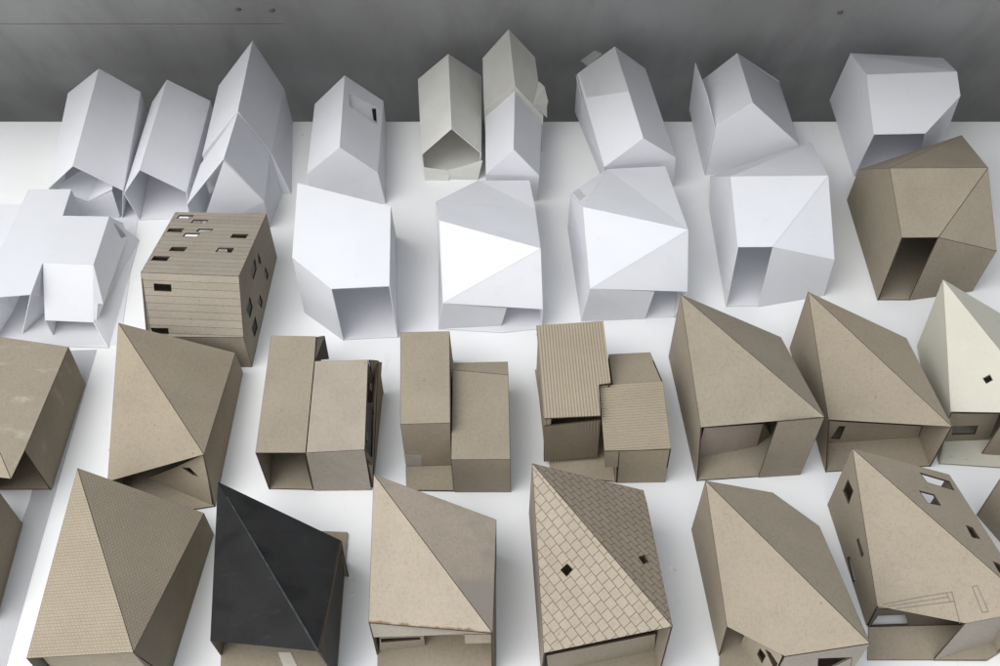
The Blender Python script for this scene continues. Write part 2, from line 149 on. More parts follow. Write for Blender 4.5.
   {'part':'side_wall','pts':[[-0.2298,0.7481,0.0628],[-0.2298,0.7486,0.0],[-0.2345,0.606,0.0],[-0.2345,0.6073,0.0436],[-0.2335,0.6364,0.0949]],'mat':'card','t':0.0013,'ref':[-0.2765,0.6939,0.0395],'holes':[[[-0.2315,0.6977,0.0607],[-0.2314,0.7,0.0501],[-0.2315,0.6978,0.0435],[-0.2317,0.692,0.0535]],[[-0.2319,0.686,0.0658],[-0.2319,0.6833,0.0534],[-0.2325,0.6678,0.0546],[-0.2325,0.6659,0.0676]],[[-0.2311,0.7077,0.0298],[-0.231,0.7107,0.0145],[-0.2313,0.703,0.0145],[-0.2314,0.7006,0.0272]],[[-0.2322,0.6742,0.0272],[-0.2322,0.6766,0.0135],[-0.2324,0.6683,0.0126],[-0.2326,0.6645,0.0261]],[[-0.2331,0.648,0.0539],[-0.2331,0.6479,0.0389],[-0.2336,0.6338,0.0385],[-0.2337,0.6314,0.0546]],[[-0.2331,0.6484,0.0256],[-0.2332,0.6458,0.0103],[-0.2337,0.6317,0.0132],[-0.2337,0.6308,0.0274]]]},
   {'part':'front_wall','pts':[[-0.2345,0.6073,0.0436],[-0.2345,0.606,0.0],[-0.3239,0.6069,0.0],[-0.3239,0.6082,0.0436]],'mat':'card','t':0.0013,'ref':[-0.2765,0.6939,0.0395],'label':'plain lower front wall set under the plank cladding'},
   {'part':'side_wall','pts':[[-0.3199,0.7498,0.0637],[-0.3227,0.6411,0.0949],[-0.3239,0.6082,0.0436],[-0.3239,0.6069,0.0],[-0.3199,0.7498,0.0]],'mat':'card','t':0.0013,'ref':[-0.2765,0.6939,0.0395]},
   {'part':'back_wall','pts':[[-0.2298,0.7481,0.0628],[-0.2794,0.749,0.0633],[-0.2794,0.7493,0.0],[-0.2298,0.7486,0.0]],'mat':'card','t':0.0013,'ref':[-0.2765,0.6939,0.0395]},
  ]},
 {'name':'paper_house','cat':'paper house','group':'white paper model houses',
  'label':'white paper house with one big plain five-sided roof slope and a wide open front',
  'panels':[
   {'part':'roof_panel','pts':[[-0.1976,0.7648,0.0882],[-0.105,0.7357,0.0847],[-0.1008,0.6415,0.0756],[-0.1534,0.6381,0.0757],[-0.193,0.6739,0.0794]],'mat':'paper','t':0.0006,'ref':[-0.1499,0.6908,0.0404]},
   {'part':'side_wall','pts':[[-0.105,0.7357,0.0847],[-0.1088,0.7784,0.0],[-0.0986,0.6415,0.0],[-0.1008,0.6415,0.0756]],'mat':'paper','t':0.0006,'ref':[-0.1499,0.6908,0.0404]},
   {'part':'front_wall','pts':[[-0.193,0.6739,0.0794],[-0.1534,0.6381,0.0757],[-0.1511,0.6381,0.0],[-0.1931,0.6739,0.0]],'mat':'paper','t':0.0006,'ref':[-0.1499,0.6908,0.0404]},
   {'part':'side_wall','pts':[[-0.1976,0.7648,0.0882],[-0.193,0.6739,0.0794],[-0.1931,0.6739,0.0],[-0.1976,0.7648,0.0]],'mat':'paper','t':0.0006,'ref':[-0.1499,0.6908,0.0404]},
   {'part':'back_wall','pts':[[-0.1976,0.7648,0.0882],[-0.1976,0.7648,0.0],[-0.1088,0.7784,-0.0],[-0.105,0.7357,0.0847]],'mat':'paper','t':0.0006,'ref':[-0.1499,0.6908,0.0404]},
   {'part':'floor','pts':[[-0.1976,0.7648,0.0012],[-0.1931,0.6739,0.0012],[-0.1924,0.6729,0.0012],[-0.1511,0.6381,0.0012],[-0.0986,0.6415,0.0012],[-0.1088,0.7784,0.0012]],'mat':'paper','t':0.0006,'ref':[-0.1499,0.6908,0.0404],'down':True},
  ]},
 {'name':'paper_house','cat':'paper house','group':'white paper model houses',
  'label':'white paper house with triangular roof facet, directly right of the plain five-sided roof',
  'panels':[
   {'part':'roof_panel','pts':[[-0.0575,0.7164,0.085],[-0.0539,0.6519,0.0396],[0.0381,0.6848,0.08]],'mat':'paper','t':0.0006,'ref':[-0.0041,0.7217,0.0275],'label':'bright triangular roof facet'},
   {'part':'roof_panel','pts':[[0.0381,0.6848,0.08],[-0.0539,0.6519,0.0396],[0.0409,0.6519,0.0306]],'mat':'paper','t':0.0006,'ref':[-0.0041,0.7217,0.0275]},
   {'part':'roof_panel','pts':[[-0.0635,0.7556,0.072],[-0.0575,0.7164,0.085],[0.0381,0.6848,0.08],[0.0354,0.7624,0.055]],'mat':'paper','t':0.0006,'ref':[-0.0041,0.7217,0.0275]},
   {'part':'roof_panel','pts':[[-0.0635,0.7556,0.072],[0.0354,0.7624,0.055],[0.0306,0.8153,0.045],[-0.0226,0.8099,0.05]],'mat':'paper','t':0.0006,'ref':[-0.0041,0.7217,0.0275]},
   {'part':'front_wall','pts':[[-0.0539,0.6519,0.0396],[0.0067,0.6564,0.0273],[0.0011,0.656,-0.0],[-0.06,0.6519,-0.0]],'mat':'paper','t':0.0006,'ref':[-0.0041,0.7217,0.0275]},
   {'part':'side_wall','pts':[[-0.0635,0.7556,0.072],[-0.0635,0.7556,0.0],[-0.06,0.6519,-0.0],[-0.0539,0.6519,0.0396],[-0.0575,0.7164,0.085]],'mat':'paper','t':0.0006,'ref':[-0.0041,0.7217,0.0275]},
   {'part':'side_wall','pts':[[0.0381,0.6848,0.08],[0.0409,0.6519,0.0306],[0.0409,0.6519,0.0],[0.0381,0.6848,0.0]],'mat':'paper','t':0.0006,'ref':[-0.0041,0.7217,0.0275]},
   {'part':'side_wall','pts':[[0.0354,0.7624,0.055],[0.0381,0.6848,0.08],[0.0381,0.6848,0.0],[0.0354,0.7624,0.0]],'mat':'paper','t':0.0006,'ref':[-0.0041,0.7217,0.0275]},
   {'part':'back_wall','pts':[[0.0306,0.8153,0.045],[0.0354,0.7624,0.055],[0.0354,0.7624,0.0],[0.0306,0.8153,0.0]],'mat':'paper','t':0.0006,'ref':[-0.0041,0.7217,0.0275]},
   {'part':'back_wall','pts':[[-0.0226,0.8099,0.05],[0.0306,0.8153,0.045],[0.0306,0.8153,0.0],[-0.0226,0.8099,0.0]],'mat':'paper','t':0.0006,'ref':[-0.0041,0.7217,0.0275]},
   {'part':'back_wall','pts':[[-0.0635,0.7556,0.072],[-0.0226,0.8099,0.05],[-0.0226,0.8099,0.0],[-0.0635,0.7556,0.0]],'mat':'paper','t':0.0006,'ref':[-0.0041,0.7217,0.0275]},
   {'part':'floor','pts':[[-0.0635,0.7556,0.0012],[-0.06,0.6519,0.0012],[0.001,0.6468,0.0012],[0.0409,0.6519,0.0012],[0.0381,0.6848,0.0012],[0.0354,0.7624,0.0012],[0.0306,0.8153,0.0012],[-0.0226,0.8099,0.0012]],'mat':'paper','t':0.0006,'ref':[-0.0041,0.7217,0.0275],'down':True},
  ]},
 {'name':'paper_house','cat':'paper house','group':'white paper model houses',
  'label':'white paper house with triangular roof facet and a taped back corner',
  'panels':[
   {'part':'roof_panel','pts':[[0.0797,0.735,0.085],[0.0845,0.6567,0.055],[0.1785,0.7082,0.081]],'mat':'paper','t':0.0006,'ref':[0.1343,0.737,0.0302],'label':'bright triangular roof facet'},
   {'part':'roof_panel','pts':[[0.1785,0.7082,0.081],[0.0845,0.6567,0.055],[0.1796,0.6693,0.036]],'mat':'paper','t':0.0006,'ref':[0.1343,0.737,0.0302]},
   {'part':'roof_panel','pts':[[0.0713,0.7894,0.05],[0.0797,0.735,0.085],[0.1109,0.8216,0.055]],'mat':'paper','t':0.0006,'ref':[0.1343,0.737,0.0302]},
   {'part':'roof_panel','pts':[[0.0797,0.735,0.085],[0.1785,0.7082,0.081],[0.1726,0.8313,0.05],[0.1109,0.8216,0.055]],'mat':'paper','t':0.0006,'ref':[0.1343,0.737,0.0302]},
   {'part':'tape_patch','pts':[[0.0735,0.7909,0.0511],[0.0806,0.796,0.0523],[0.0846,0.7637,0.0725],[0.078,0.755,0.0735]],'mat':'tape','t':0.0003,'ref':[0.1343,0.737,0.0302]},
   {'part':'side_wall','pts':[[0.0713,0.7894,0.05],[0.0713,0.7894,0.0],[0.0794,0.6625,-0.0],[0.0845,0.6567,0.055],[0.0797,0.735,0.085]],'mat':'paper','t':0.0006,'ref':[0.1343,0.737,0.0302]},
   {'part':'front_wall','pts':[[0.0845,0.6567,0.055],[0.1472,0.6656,0.0403],[0.1424,0.6653,0.0],[0.0794,0.6625,-0.0]],'mat':'paper','t':0.0006,'ref':[0.1343,0.737,0.0302]},
   {'part':'side_wall','pts':[[0.1785,0.7082,0.081],[0.1796,0.6693,0.036],[0.1715,0.6667,0.0],[0.1785,0.7082,0.0]],'mat':'paper','t':0.0006,'ref':[0.1343,0.737,0.0302]},
   {'part':'back_wall','pts':[[0.1726,0.8313,0.05],[0.1785,0.7082,0.081],[0.1785,0.7082,0.0],[0.1726,0.8313,0.0]],'mat':'paper','t':0.0006,'ref':[0.1343,0.737,0.0302]},
   {'part':'back_wall','pts':[[0.1109,0.8216,0.055],[0.1726,0.8313,0.05],[0.1726,0.8313,0.0],[0.1109,0.8216,0.0]],'mat':'paper','t':0.0006,'ref':[0.1343,0.737,0.0302]},
   {'part':'back_wall','pts':[[0.0713,0.7894,0.05],[0.1109,0.8216,0.055],[0.1109,0.8216,0.0],[0.0713,0.7894,0.0]],'mat':'paper','t':0.0006,'ref':[0.1343,0.737,0.0302]},
   {'part':'floor','pts':[[0.0713,0.7894,0.0012],[0.0794,0.6625,0.0012],[0.1425,0.666,0.0012],[0.1715,0.6667,0.0012],[0.1785,0.7082,0.0012],[0.1726,0.8313,0.0012],[0.1109,0.8216,0.0012]],'mat':'paper','t':0.0006,'ref':[0.1343,0.737,0.0302],'down':True},
  ]},
 {'name':'paper_house','cat':'paper house','group':'white paper model houses',
  'label':'faceted white paper house with a doorway, directly left of the faceted brown one',
  'panels':[
   {'part':'roof_panel','pts':[[0.2241,0.7663,0.0954],[0.2237,0.6904,0.0758],[0.2573,0.6921,0.0743],[0.3211,0.7718,0.0914]],'mat':'paper','t':0.0006,'ref':[0.272,0.7613,0.0331]},
   {'part':'roof_panel','pts':[[0.3211,0.7718,0.0914],[0.2573,0.6921,0.0743],[0.3215,0.6955,0.053]],'mat':'paper','t':0.0006,'ref':[0.272,0.7613,0.0331]},
   {'part':'roof_panel','pts':[[0.2244,0.8437,0.0242],[0.2241,0.7663,0.0954],[0.3319,0.8694,0.05]],'mat':'paper','t':0.0006,'ref':[0.272,0.7613,0.0331]},
   {'part':'roof_panel','pts':[[0.2241,0.7663,0.0954],[0.3211,0.7718,0.0914],[0.3319,0.8694,0.05]],'mat':'paper','t':0.0006,'ref':[0.272,0.7613,0.0331]},
   {'part':'side_wall','pts':[[0.2244,0.8437,0.0242],[0.2243,0.8177,0.0],[0.2237,0.6805,0.0],[0.2237,0.6904,0.0758],[0.2241,0.7663,0.0954]],'mat':'paper','t':0.0006,'ref':[0.272,0.7613,0.0331]},
   {'part':'front_wall','pts':[[0.2573,0.6921,0.0743],[0.3215,0.6955,0.053],[0.3237,0.6955,0.0],[0.2553,0.6805,0.0]],'mat':'paper','t':0.0006,'ref':[0.272,0.7613,0.0331]},
   {'part':'side_wall','pts':[[0.3211,0.7718,0.0914],[0.3215,0.6955,0.053],[0.3237,0.6955,0.0],[0.3211,0.7718,0.0]],'mat':'paper','t':0.0006,'ref':[0.272,0.7613,0.0331]},
   {'part':'back_wall','pts':[[0.3319,0.8694,0.05],[0.3211,0.7718,0.0914],[0.3211,0.7718,0.0],[0.3319,0.8694,0.0]],'mat':'paper','t':0.0006,'ref':[0.272,0.7613,0.0331]},
   {'part':'back_wall','pts':[[0.2244,0.8437,0.0242],[0.3319,0.8694,0.05],[0.3319,0.8694,0.0],[0.2243,0.8177,0.0]],'mat':'paper','t':0.0006,'ref':[0.272,0.7613,0.0331]},
   {'part':'floor','pts':[[0.2243,0.8177,0.0015],[0.2237,0.6805,0.0015],[0.2553,0.6805,0.0015],[0.3237,0.6955,0.0015],[0.3211,0.7718,0.0015],[0.3319,0.8694,0.0015]],'mat':'paper','t':0.0006,'ref':[0.272,0.7613,0.0331],'down':True},
  ]},
 {'name':'card_house','cat':'cardboard house','group':'brown card model houses',
  'label':'faceted brown card house with a dark doorway, standing among the white paper houses',
  'panels':[
   {'part':'roof_panel','pts':[[0.3751,0.7655,0.107],[0.3755,0.6929,0.0858],[0.4108,0.6947,0.0844],[0.473,0.7707,0.103]],'mat':'card','t':0.0013,'ref':[0.4259,0.7622,0.0383]},
   {'part':'roof_panel','pts':[[0.473,0.7707,0.103],[0.4108,0.6947,0.0844],[0.4768,0.7012,0.059]],'mat':'card','t':0.0013,'ref':[0.4259,0.7622,0.0383]},
   {'part':'roof_panel','pts':[[0.3748,0.8299,0.0467],[0.3751,0.7655,0.107],[0.4955,0.8806,0.05]],'mat':'card','t':0.0013,'ref':[0.4259,0.7622,0.0383]},
   {'part':'roof_panel','pts':[[0.3751,0.7655,0.107],[0.473,0.7707,0.103],[0.4955,0.8806,0.05]],'mat':'card','t':0.0013,'ref':[0.4259,0.7622,0.0383]},
   {'part':'side_wall','pts':[[0.3748,0.8299,0.0467],[0.3747,0.8328,0.0],[0.3756,0.689,0.0],[0.3755,0.6929,0.0858],[0.3751,0.7655,0.107]],'mat':'card','t':0.0013,'ref':[0.4259,0.7622,0.0383]},
   {'part':'front_wall','pts':[[0.4108,0.6947,0.0844],[0.4768,0.7012,0.059],[0.4738,0.7012,-0.0],[0.4068,0.689,0.0]],'mat':'card','t':0.0013,'ref':[0.4259,0.7622,0.0383]},
   {'part':'side_wall','pts':[[0.473,0.7707,0.103],[0.4768,0.7012,0.059],[0.4738,0.7012,-0.0],[0.473,0.7707,0.0]],'mat':'card','t':0.0013,'ref':[0.4259,0.7622,0.0383]},
   {'part':'back_wall','pts':[[0.4955,0.8806,0.05],[0.473,0.7707,0.103],[0.473,0.7707,0.0],[0.4955,0.8806,0.0]],'mat':'card','t':0.0013,'ref':[0.4259,0.7622,0.0383]},
   {'part':'back_wall','pts':[[0.3748,0.8299,0.0467],[0.4955,0.8806,0.05],[0.4955,0.8806,0.0],[0.3747,0.8328,0.0]],'mat':'card','t':0.0013,'ref':[0.4259,0.7622,0.0383]},
   {'part':'floor','pts':[[0.3747,0.8328,0.0015],[0.3756,0.689,0.0015],[0.4068,0.689,0.0015],[0.4738,0.7012,0.0015],[0.473,0.7707,0.0015],[0.4955,0.8806,0.0015]],'mat':'card','t':0.0013,'ref':[0.4259,0.7622,0.0383],'down':True},
  ]},
 {'name':'card_house','cat':'cardboard house','group':'brown card model houses',
  'label':'brown card house with pale scuffs on its flat sloping roof, at the far left',
  'panels':[
   {'part':'roof_panel','pts':[[-0.387,0.5892,0.0531],[-0.3886,0.4707,0.0661],[-0.3901,0.4417,0.0694],[-0.4324,0.5055,0.0658],[-0.4641,0.5994,0.0581]],'mat':'scuffed_card','t':0.0013,'ref':[-0.405,0.5147,0.0313]},
   {'part':'roof_panel','pts':[[-0.3901,0.4417,0.0694],[-0.4192,0.4519,0.0574],[-0.4324,0.5055,0.0658]],'mat':'card','t':0.0013,'ref':[-0.405,0.5147,0.0313]},
   {'part':'side_wall','pts':[[-0.387,0.5892,0.0531],[-0.387,0.5861,0.0],[-0.3886,0.472,0.0],[-0.3886,0.4707,0.0661]],'mat':'scuffed_card','t':0.0013,'ref':[-0.405,0.5147,0.0313]},
   {'part':'floor','pts':[[-0.3886,0.472,0.002],[-0.447,0.4718,0.002],[-0.4752,0.564,0.002],[-0.387,0.5861,0.002]],'mat':'scuffed_card','t':0.0013,'ref':[-0.405,0.5147,0.0313],'down':True},
   {'part':'side_wall','pts':[[-0.4641,0.5994,0.0581],[-0.4324,0.5055,0.0658],[-0.4192,0.4519,0.0574],[-0.447,0.4718,0.0],[-0.4752,0.564,0.0]],'mat':'scuffed_card','t':0.0013,'ref':[-0.405,0.5147,0.0313]},
   {'part':'back_wall','pts':[[-0.387,0.5892,0.0531],[-0.4641,0.5994,0.0581],[-0.4752,0.564,0.0],[-0.387,0.5861,0.0]],'mat':'scuffed_card','t':0.0013,'ref':[-0.405,0.5147,0.0313]},
  ]},
 {'name':'card_house','cat':'cardboard house','group':'brown card model houses',
  'label':'brown card house with a dark gaping front, behind the black-roofed house',
  'panels':[
   {'part':'roof_panel','pts':[[-0.3326,0.5883,0.088],[-0.3275,0.4598,0.035],[-0.2438,0.4718,0.0582]],'mat':'card','t':0.0013,'ref':[-0.2865,0.5292,0.0269]},
   {'part':'roof_panel','pts':[[-0.3326,0.5883,0.088],[-0.2438,0.4718,0.0582],[-0.2422,0.597,0.034]],'mat':'card','t':0.0013,'ref':[-0.2865,0.5292,0.0269]},
   {'part':'side_wall','pts':[[-0.2422,0.597,0.034],[-0.2438,0.4718,0.0582],[-0.244,0.4553,0.0],[-0.2421,0.5998,0.0]],'mat':'card','t':0.0013,'ref':[-0.2865,0.5292,0.0269]},
   {'part':'side_wall','pts':[[-0.3326,0.5883,0.088],[-0.3326,0.5883,0.0],[-0.3275,0.4598,0.0],[-0.3275,0.4598,0.035]],'mat':'card','t':0.0013,'ref':[-0.2865,0.5292,0.0269]},
   {'part':'back_wall','pts':[[-0.3326,0.5883,0.088],[-0.2422,0.597,0.034],[-0.2421,0.5998,0.0],[-0.3326,0.5883,0.0]],'mat':'card','t':0.0013,'ref':[-0.2865,0.5292,0.0269]},
   {'part':'floor','pts':[[-0.3326,0.5883,0.002],[-0.3275,0.4598,0.002],[-0.2649,0.4515,0.002],[-0.244,0.4553,0.002],[-0.2421,0.5998,0.002]],'mat':'card','t':0.0013,'ref':[-0.2865,0.5292,0.0269],'down':True},
   {'part':'front_wall','pts':[[-0.2448,0.4738,0.0562],[-0.246,0.4563,0.002],[-0.2783,0.4706,0.002],[-0.3058,0.4828,0.002],[-0.3103,0.4841,-0.0003],[-0.2762,0.4784,0.0281]],'mat':'card','t':0.0013,'ref':[-0.2865,0.5292,0.0269],'holes':[[[-0.2696,0.4764,0.0309],[-0.2615,0.4739,0.0343],[-0.2545,0.4689,0.0286],[-0.26,0.471,0.0276]]],'label':'front wall leaning in under the eave, with a dark slot'},
  ]},
 {'name':'card_house','cat':'cardboard house','group':'brown card model houses',
  'label':'two joined card boxes, the left one open, the right one wrapped in clear tape',
  'panels':[
   {'part':'roof_panel','pts':[[-0.2061,0.5988,0.057],[-0.1654,0.5982,0.057],[-0.1639,0.5699,0.057],[-0.1606,0.4742,0.057],[-0.2022,0.4742,0.057]],'mat':'card','t':0.0013,'ref':[-0.1836,0.5363,0.0285]},
   {'part':'side_wall','pts':[[-0.2061,0.5988,0.057],[-0.2022,0.4742,0.057],[-0.2004,0.4727,0.0],[-0.2061,0.5988,0.0]],'mat':'card','t':0.0013,'ref':[-0.1836,0.5363,0.0285]},
   {'part':'back_wall','pts':[[-0.2061,0.5988,0.057],[-0.1654,0.5982,0.057],[-0.1654,0.5982,0.0],[-0.2061,0.5988,0.0]],'mat':'card','t':0.0013,'ref':[-0.1836,0.5363,0.0285]},
   {'part':'side_wall','pts':[[-0.1654,0.5982,0.056],[-0.1581,0.6004,0.055],[-0.1582,0.6001,0.02],[-0.1639,0.5709,0.056]],'mat':'dark_card','t':0.0013,'ref':[-0.1836,0.5363,0.0285],'label':'dark panel standing in for the shade in the open box side'},  # dark card here and on the next panel paints the open side's shade
   {'part':'side_wall','pts':[[-0.1669,0.5982,0.055],[-0.1654,0.5699,0.055],[-0.1654,0.5699,0.0],[-0.1669,0.5982,0.0]],'mat':'dark_card','t':0.0013,'ref':[-0.1836,0.5363,0.0285]},
   {'part':'partition','pts':[[-0.1649,0.5699,0.0555],[-0.1616,0.4752,0.0555],[-0.1613,0.4726,0.0],[-0.1639,0.5699,0.0]],'mat':'card','t':0.0013,'ref':[-0.1836,0.5363,0.0285]},
   {'part':'floor','pts':[[-0.2004,0.4727,0.002],[-0.1613,0.4716,0.002],[-0.1639,0.5699,0.002],[-0.1654,0.5982,0.002],[-0.2061,0.5988,0.002]],'mat':'card','t':0.0013,'ref':[-0.1836,0.5363,0.0285],'down':True},
   {'part':'roof_panel','pts':[[-0.1635,0.5699,0.057],[-0.1153,0.5655,0.0649],[-0.1108,0.4722,0.0649],[-0.1602,0.4742,0.057]],'mat':'taped_card','t':0.0013,'ref':[-0.1376,0.5204,0.0305],'label':'roof of the right box, slightly glossy with tape'},
   {'part':'front_wall','pts':[[-0.1606,0.4742,0.057],[-0.1108,0.4722,0.0649],[-0.1115,0.4722,0.0],[-0.1613,0.4716,0.0]],'mat':'taped_card','t':0.0013,'ref':[-0.1376,0.5204,0.0305],'label':'front face under shiny clear tape'},
   {'part':'back_wall','pts':[[-0.1153,0.5655,0.0649],[-0.1639,0.5699,0.057],[-0.1639,0.5699,0.0],[-0.1113,0.5655,0.0]],'mat':'card','t':0.0013,'ref':[-0.1376,0.5204,0.0305]},
   {'part':'side_wall','pts':[[-0.1149,0.5655,0.0639],[-0.1088,0.5752,0.05],[-0.11,0.4749,0.006],[-0.1104,0.4722,0.0639]],'mat':'card','t':0.0013,'ref':[-0.1376,0.5204,0.0305],'holes':[[[-0.1133,0.5472,0.0566],[-0.1126,0.5516,0.0477],[-0.1122,0.5442,0.0466],[-0.1128,0.5394,0.0554]],[[-0.1122,0.5685,0.0347],[-0.1116,0.5727,0.0265],[-0.1112,0.5659,0.0256],[-0.1117,0.5613,0.0337]],[[-0.1108,0.535,0.0375],[-0.1102,0.5388,0.0294],[-0.1098,0.5322,0.0285],[-0.1104,0.528,0.0365]],[[-0.1113,0.4917,0.0635],[-0.1107,0.4943,0.0561],[-0.1101,0.4859,0.0548],[-0.1107,0.4829,0.0621]],[[-0.1088,0.4794,0.0447],[-0.1082,0.4824,0.0371],[-0.1078,0.4755,0.0361],[-0.1084,0.4722,0.0436]]],'label':'side wall with small square windows'},
   {'part':'outer_sheet','pts':[[-0.1082,0.5752,0.0494],[-0.1061,0.5802,0.042],[-0.1101,0.4856,0.004],[-0.1094,0.4749,0.006]],'mat':'card','t':0.001,'ref':[-0.1376,0.5204,0.0305],'label':'loose outer strip of card'},
   {'part':'side_wall','pts':[[-0.1088,0.5752,0.047],[-0.11,0.4749,0.006],[-0.11,0.4749,0.0],[-0.1088,0.5752,0.0]],'mat':'card','t':0.0013,'ref':[-0.1376,0.5204,0.0305]},
   {'part':'back_wall','pts':[[-0.1153,0.5665,0.0639],[-0.1088,0.5762,0.05],[-0.1088,0.5762,0.0],[-0.1153,0.5665,0.0]],'mat':'card','t':0.0013,'ref':[-0.1376,0.5204,0.0305]},
  ]},
 {'name':'card_house','cat':'cardboard house','group':'brown card model houses',
  'label':'two plain card boxes side by side, the taller left one behind a small forecourt',
  'panels':[
   {'part':'roof_panel','pts':[[-0.0888,0.5943,0.0673],[-0.045,0.5958,0.0673],[-0.0414,0.497,0.0673],[-0.0829,0.4956,0.0673]],'mat':'card','t':0.0013,'ref':[-0.0645,0.5457,0.0337]},
   {'part':'front_wall','pts':[[-0.0829,0.4956,0.0673],[-0.0414,0.497,0.0673],[-0.0426,0.4967,0.0],[-0.0826,0.4953,0.0]],'mat':'card','t':0.0013,'ref':[-0.0645,0.5457,0.0337]},
   {'part':'side_wall','pts':[[-0.0888,0.5943,0.0673],[-0.0829,0.4956,0.0673],[-0.0826,0.4953,0.0],[-0.0888,0.5943,0.0]],'mat':'card','t':0.0013,'ref':[-0.0645,0.5457,0.0337]},
   {'part':'side_wall','pts':[[-0.045,0.5958,0.0673],[-0.0447,0.6141,0.0],[-0.0426,0.4967,0.0],[-0.0414,0.497,0.0673]],'mat':'card','t':0.0013,'ref':[-0.0645,0.5457,0.0337]},
   {'part':'back_wall','pts':[[-0.0888,0.5943,0.0673],[-0.0888,0.5943,0.0],[-0.0447,0.6141,0.0],[-0.045,0.5958,0.0673]],'mat':'card','t':0.0013,'ref':[-0.0645,0.5457,0.0337]},
   {'part':'roof_panel','pts':[[-0.0418,0.5637,0.0524],[0.0074,0.558,0.0524],[0.0085,0.4708,0.0524],[-0.0405,0.4705,0.0524]],'mat':'card','t':0.0013,'ref':[-0.0166,0.5157,0.0262]},
   {'part':'roof_panel','pts':[[-0.042,0.5746,0.0484],[0.007,0.5791,0.0444],[0.0074,0.558,0.0524],[-0.0418,0.5637,0.0524]],'mat':'card','t':0.0013,'ref':[-0.0166,0.5157,0.0262],'label':'narrow sloping strip at the back of the lower roof'},
   {'part':'front_wall','pts':[[-0.0405,0.4705,0.0524],[0.0085,0.4708,0.0524],[0.0094,0.4702,0.0],[-0.0395,0.4702,0.0]],'mat':'card','t':0.0013,'ref':[-0.0166,0.5157,0.0262]},
   {'part':'side_wall','pts':[[0.007,0.5791,0.0444],[0.008,0.5791,0.0],[0.0094,0.4702,0.0],[0.0085,0.4708,0.0524],[0.0074,0.558,0.0524]],'mat':'card','t':0.0013,'ref':[-0.0166,0.5157,0.0262]},
   {'part':'back_wall','pts':[[-0.042,0.5746,0.0484],[-0.042,0.5746,0.0],[0.008,0.5791,0.0],[0.007,0.5791,0.0444]],'mat':'card','t':0.0013,'ref':[-0.0166,0.5157,0.0262]},
   {'part':'side_wall','pts':[[-0.0418,0.5637,0.0524],[-0.0405,0.4705,0.0524],[-0.0395,0.4702,0.0],[-0.0418,0.5637,0.0]],'mat':'card','t':0.0013,'ref':[-0.0166,0.5157,0.0262]},
   {'part':'forecourt','pts':[[-0.0836,0.4953,0.0025],[-0.0817,0.4708,0.0025],[-0.0395,0.4702,0.0025],[-0.0426,0.4967,0.0025]],'mat':'card','t':0.002,'ref':[-0.0166,0.5157,0.0262],'down':True},
   {'part':'tape_strip','pts':[[-0.0838,0.4947,0.0225],[-0.0677,0.4953,0.0195],[-0.0687,0.4952,0.0015],[-0.083,0.4947,0.0014]],'mat':'tape','t':0.0003,'ref':[-0.0166,0.5157,0.0262]},
  ]},
 {'name':'card_house','cat':'cardboard house','group':'brown card model houses',
  'label':'card house roofed with two corrugated sheets, one ribbed lengthwise and one crosswise',
  'panels':[
   {'part':'roof_panel','pts':[[0.0322,0.6025,0.0668],[0.093,0.6078,0.0668],[0.0954,0.5393,0.0655],[0.0848,0.5376,0.0654],[0.0848,0.5058,0.0648],[0.0364,0.503,0.0648]],'mat':'corrugated','t':0.0013,'ref':[0.0616,0.5548,0.0329],'ud':[[0.0322,0.6025,0.0668],[0.0364,0.503,0.0648]],'label':'corrugated roof sheet with lengthwise ribs','relief':(0.0026,0.0006)},
   {'part':'roof_panel','pts':[[0.0855,0.5413,0.0588],[0.1414,0.5459,0.0588],[0.1427,0.4805,0.0528],[0.0866,0.4784,0.0528]],'mat':'corrugated','t':0.0013,'ref':[0.1141,0.5115,0.0279],'ud':[[0.0855,0.5413,0.0588],[0.1414,0.5459,0.0588]],'label':'corrugated roof sheet with crosswise ribs','relief':(0.0026,0.0009)},
   {'part':'roof_panel','pts':[[0.0986,0.5917,0.0388],[0.1369,0.5942,0.0388],[0.1414,0.5459,0.0578],[0.0975,0.5413,0.0578]],'mat':'card','t':0.0013,'ref':[0.1141,0.5115,0.0279],'label':'plain brown back slope'},
   {'part':'front_wall','pts':[[0.0995,0.4795,0.0518],[0.1427,0.4811,0.0518],[0.1439,0.4802,0.0],[0.102,0.4794,0.0]],'mat':'card','t':0.0013,'ref':[0.1141,0.5115,0.0279]},
   {'part':'front_wall','pts':[[0.0866,0.4789,0.0518],[0.0995,0.4794,0.0518],[0.1004,0.4794,0.0266],[0.0891,0.4792,0.0261]],'mat':'card','t':0.0013,'ref':[0.1141,0.5115,0.0279],'label':'short hanging wall piece'},
   {'part':'side_wall','pts':[[0.1369,0.5942,0.0388],[0.1369,0.5942,0.0],[0.1439,0.4802,0.0],[0.1427,0.4805,0.0528],[0.1414,0.5459,0.0588]],'mat':'card','t':0.0013,'ref':[0.1141,0.5115,0.0279]},
   {'part':'back_wall','pts':[[0.0986,0.5917,0.0388],[0.0986,0.5917,0.0],[0.1369,0.5942,0.0],[0.1369,0.5942,0.0388]],'mat':'card','t':0.0013,'ref':[0.1141,0.5115,0.0279]},
   {'part':'side_wall','pts':[[0.0975,0.5413,0.0568],[0.0978,0.4808,0.0518],[0.101,0.4794,0.0],[0.0975,0.5413,0.0]],'mat':'card','t':0.0013,'ref':[0.1141,0.5115,0.0279]},
   {'part':'side_wall','pts':[[0.0342,0.6005,0.0658],[0.0384,0.506,0.0638],[0.0404,0.503,0.0],[0.0342,0.6005,0.0]],'mat':'card','t':0.0013,'ref':[0.0616,0.5548,0.0329]},
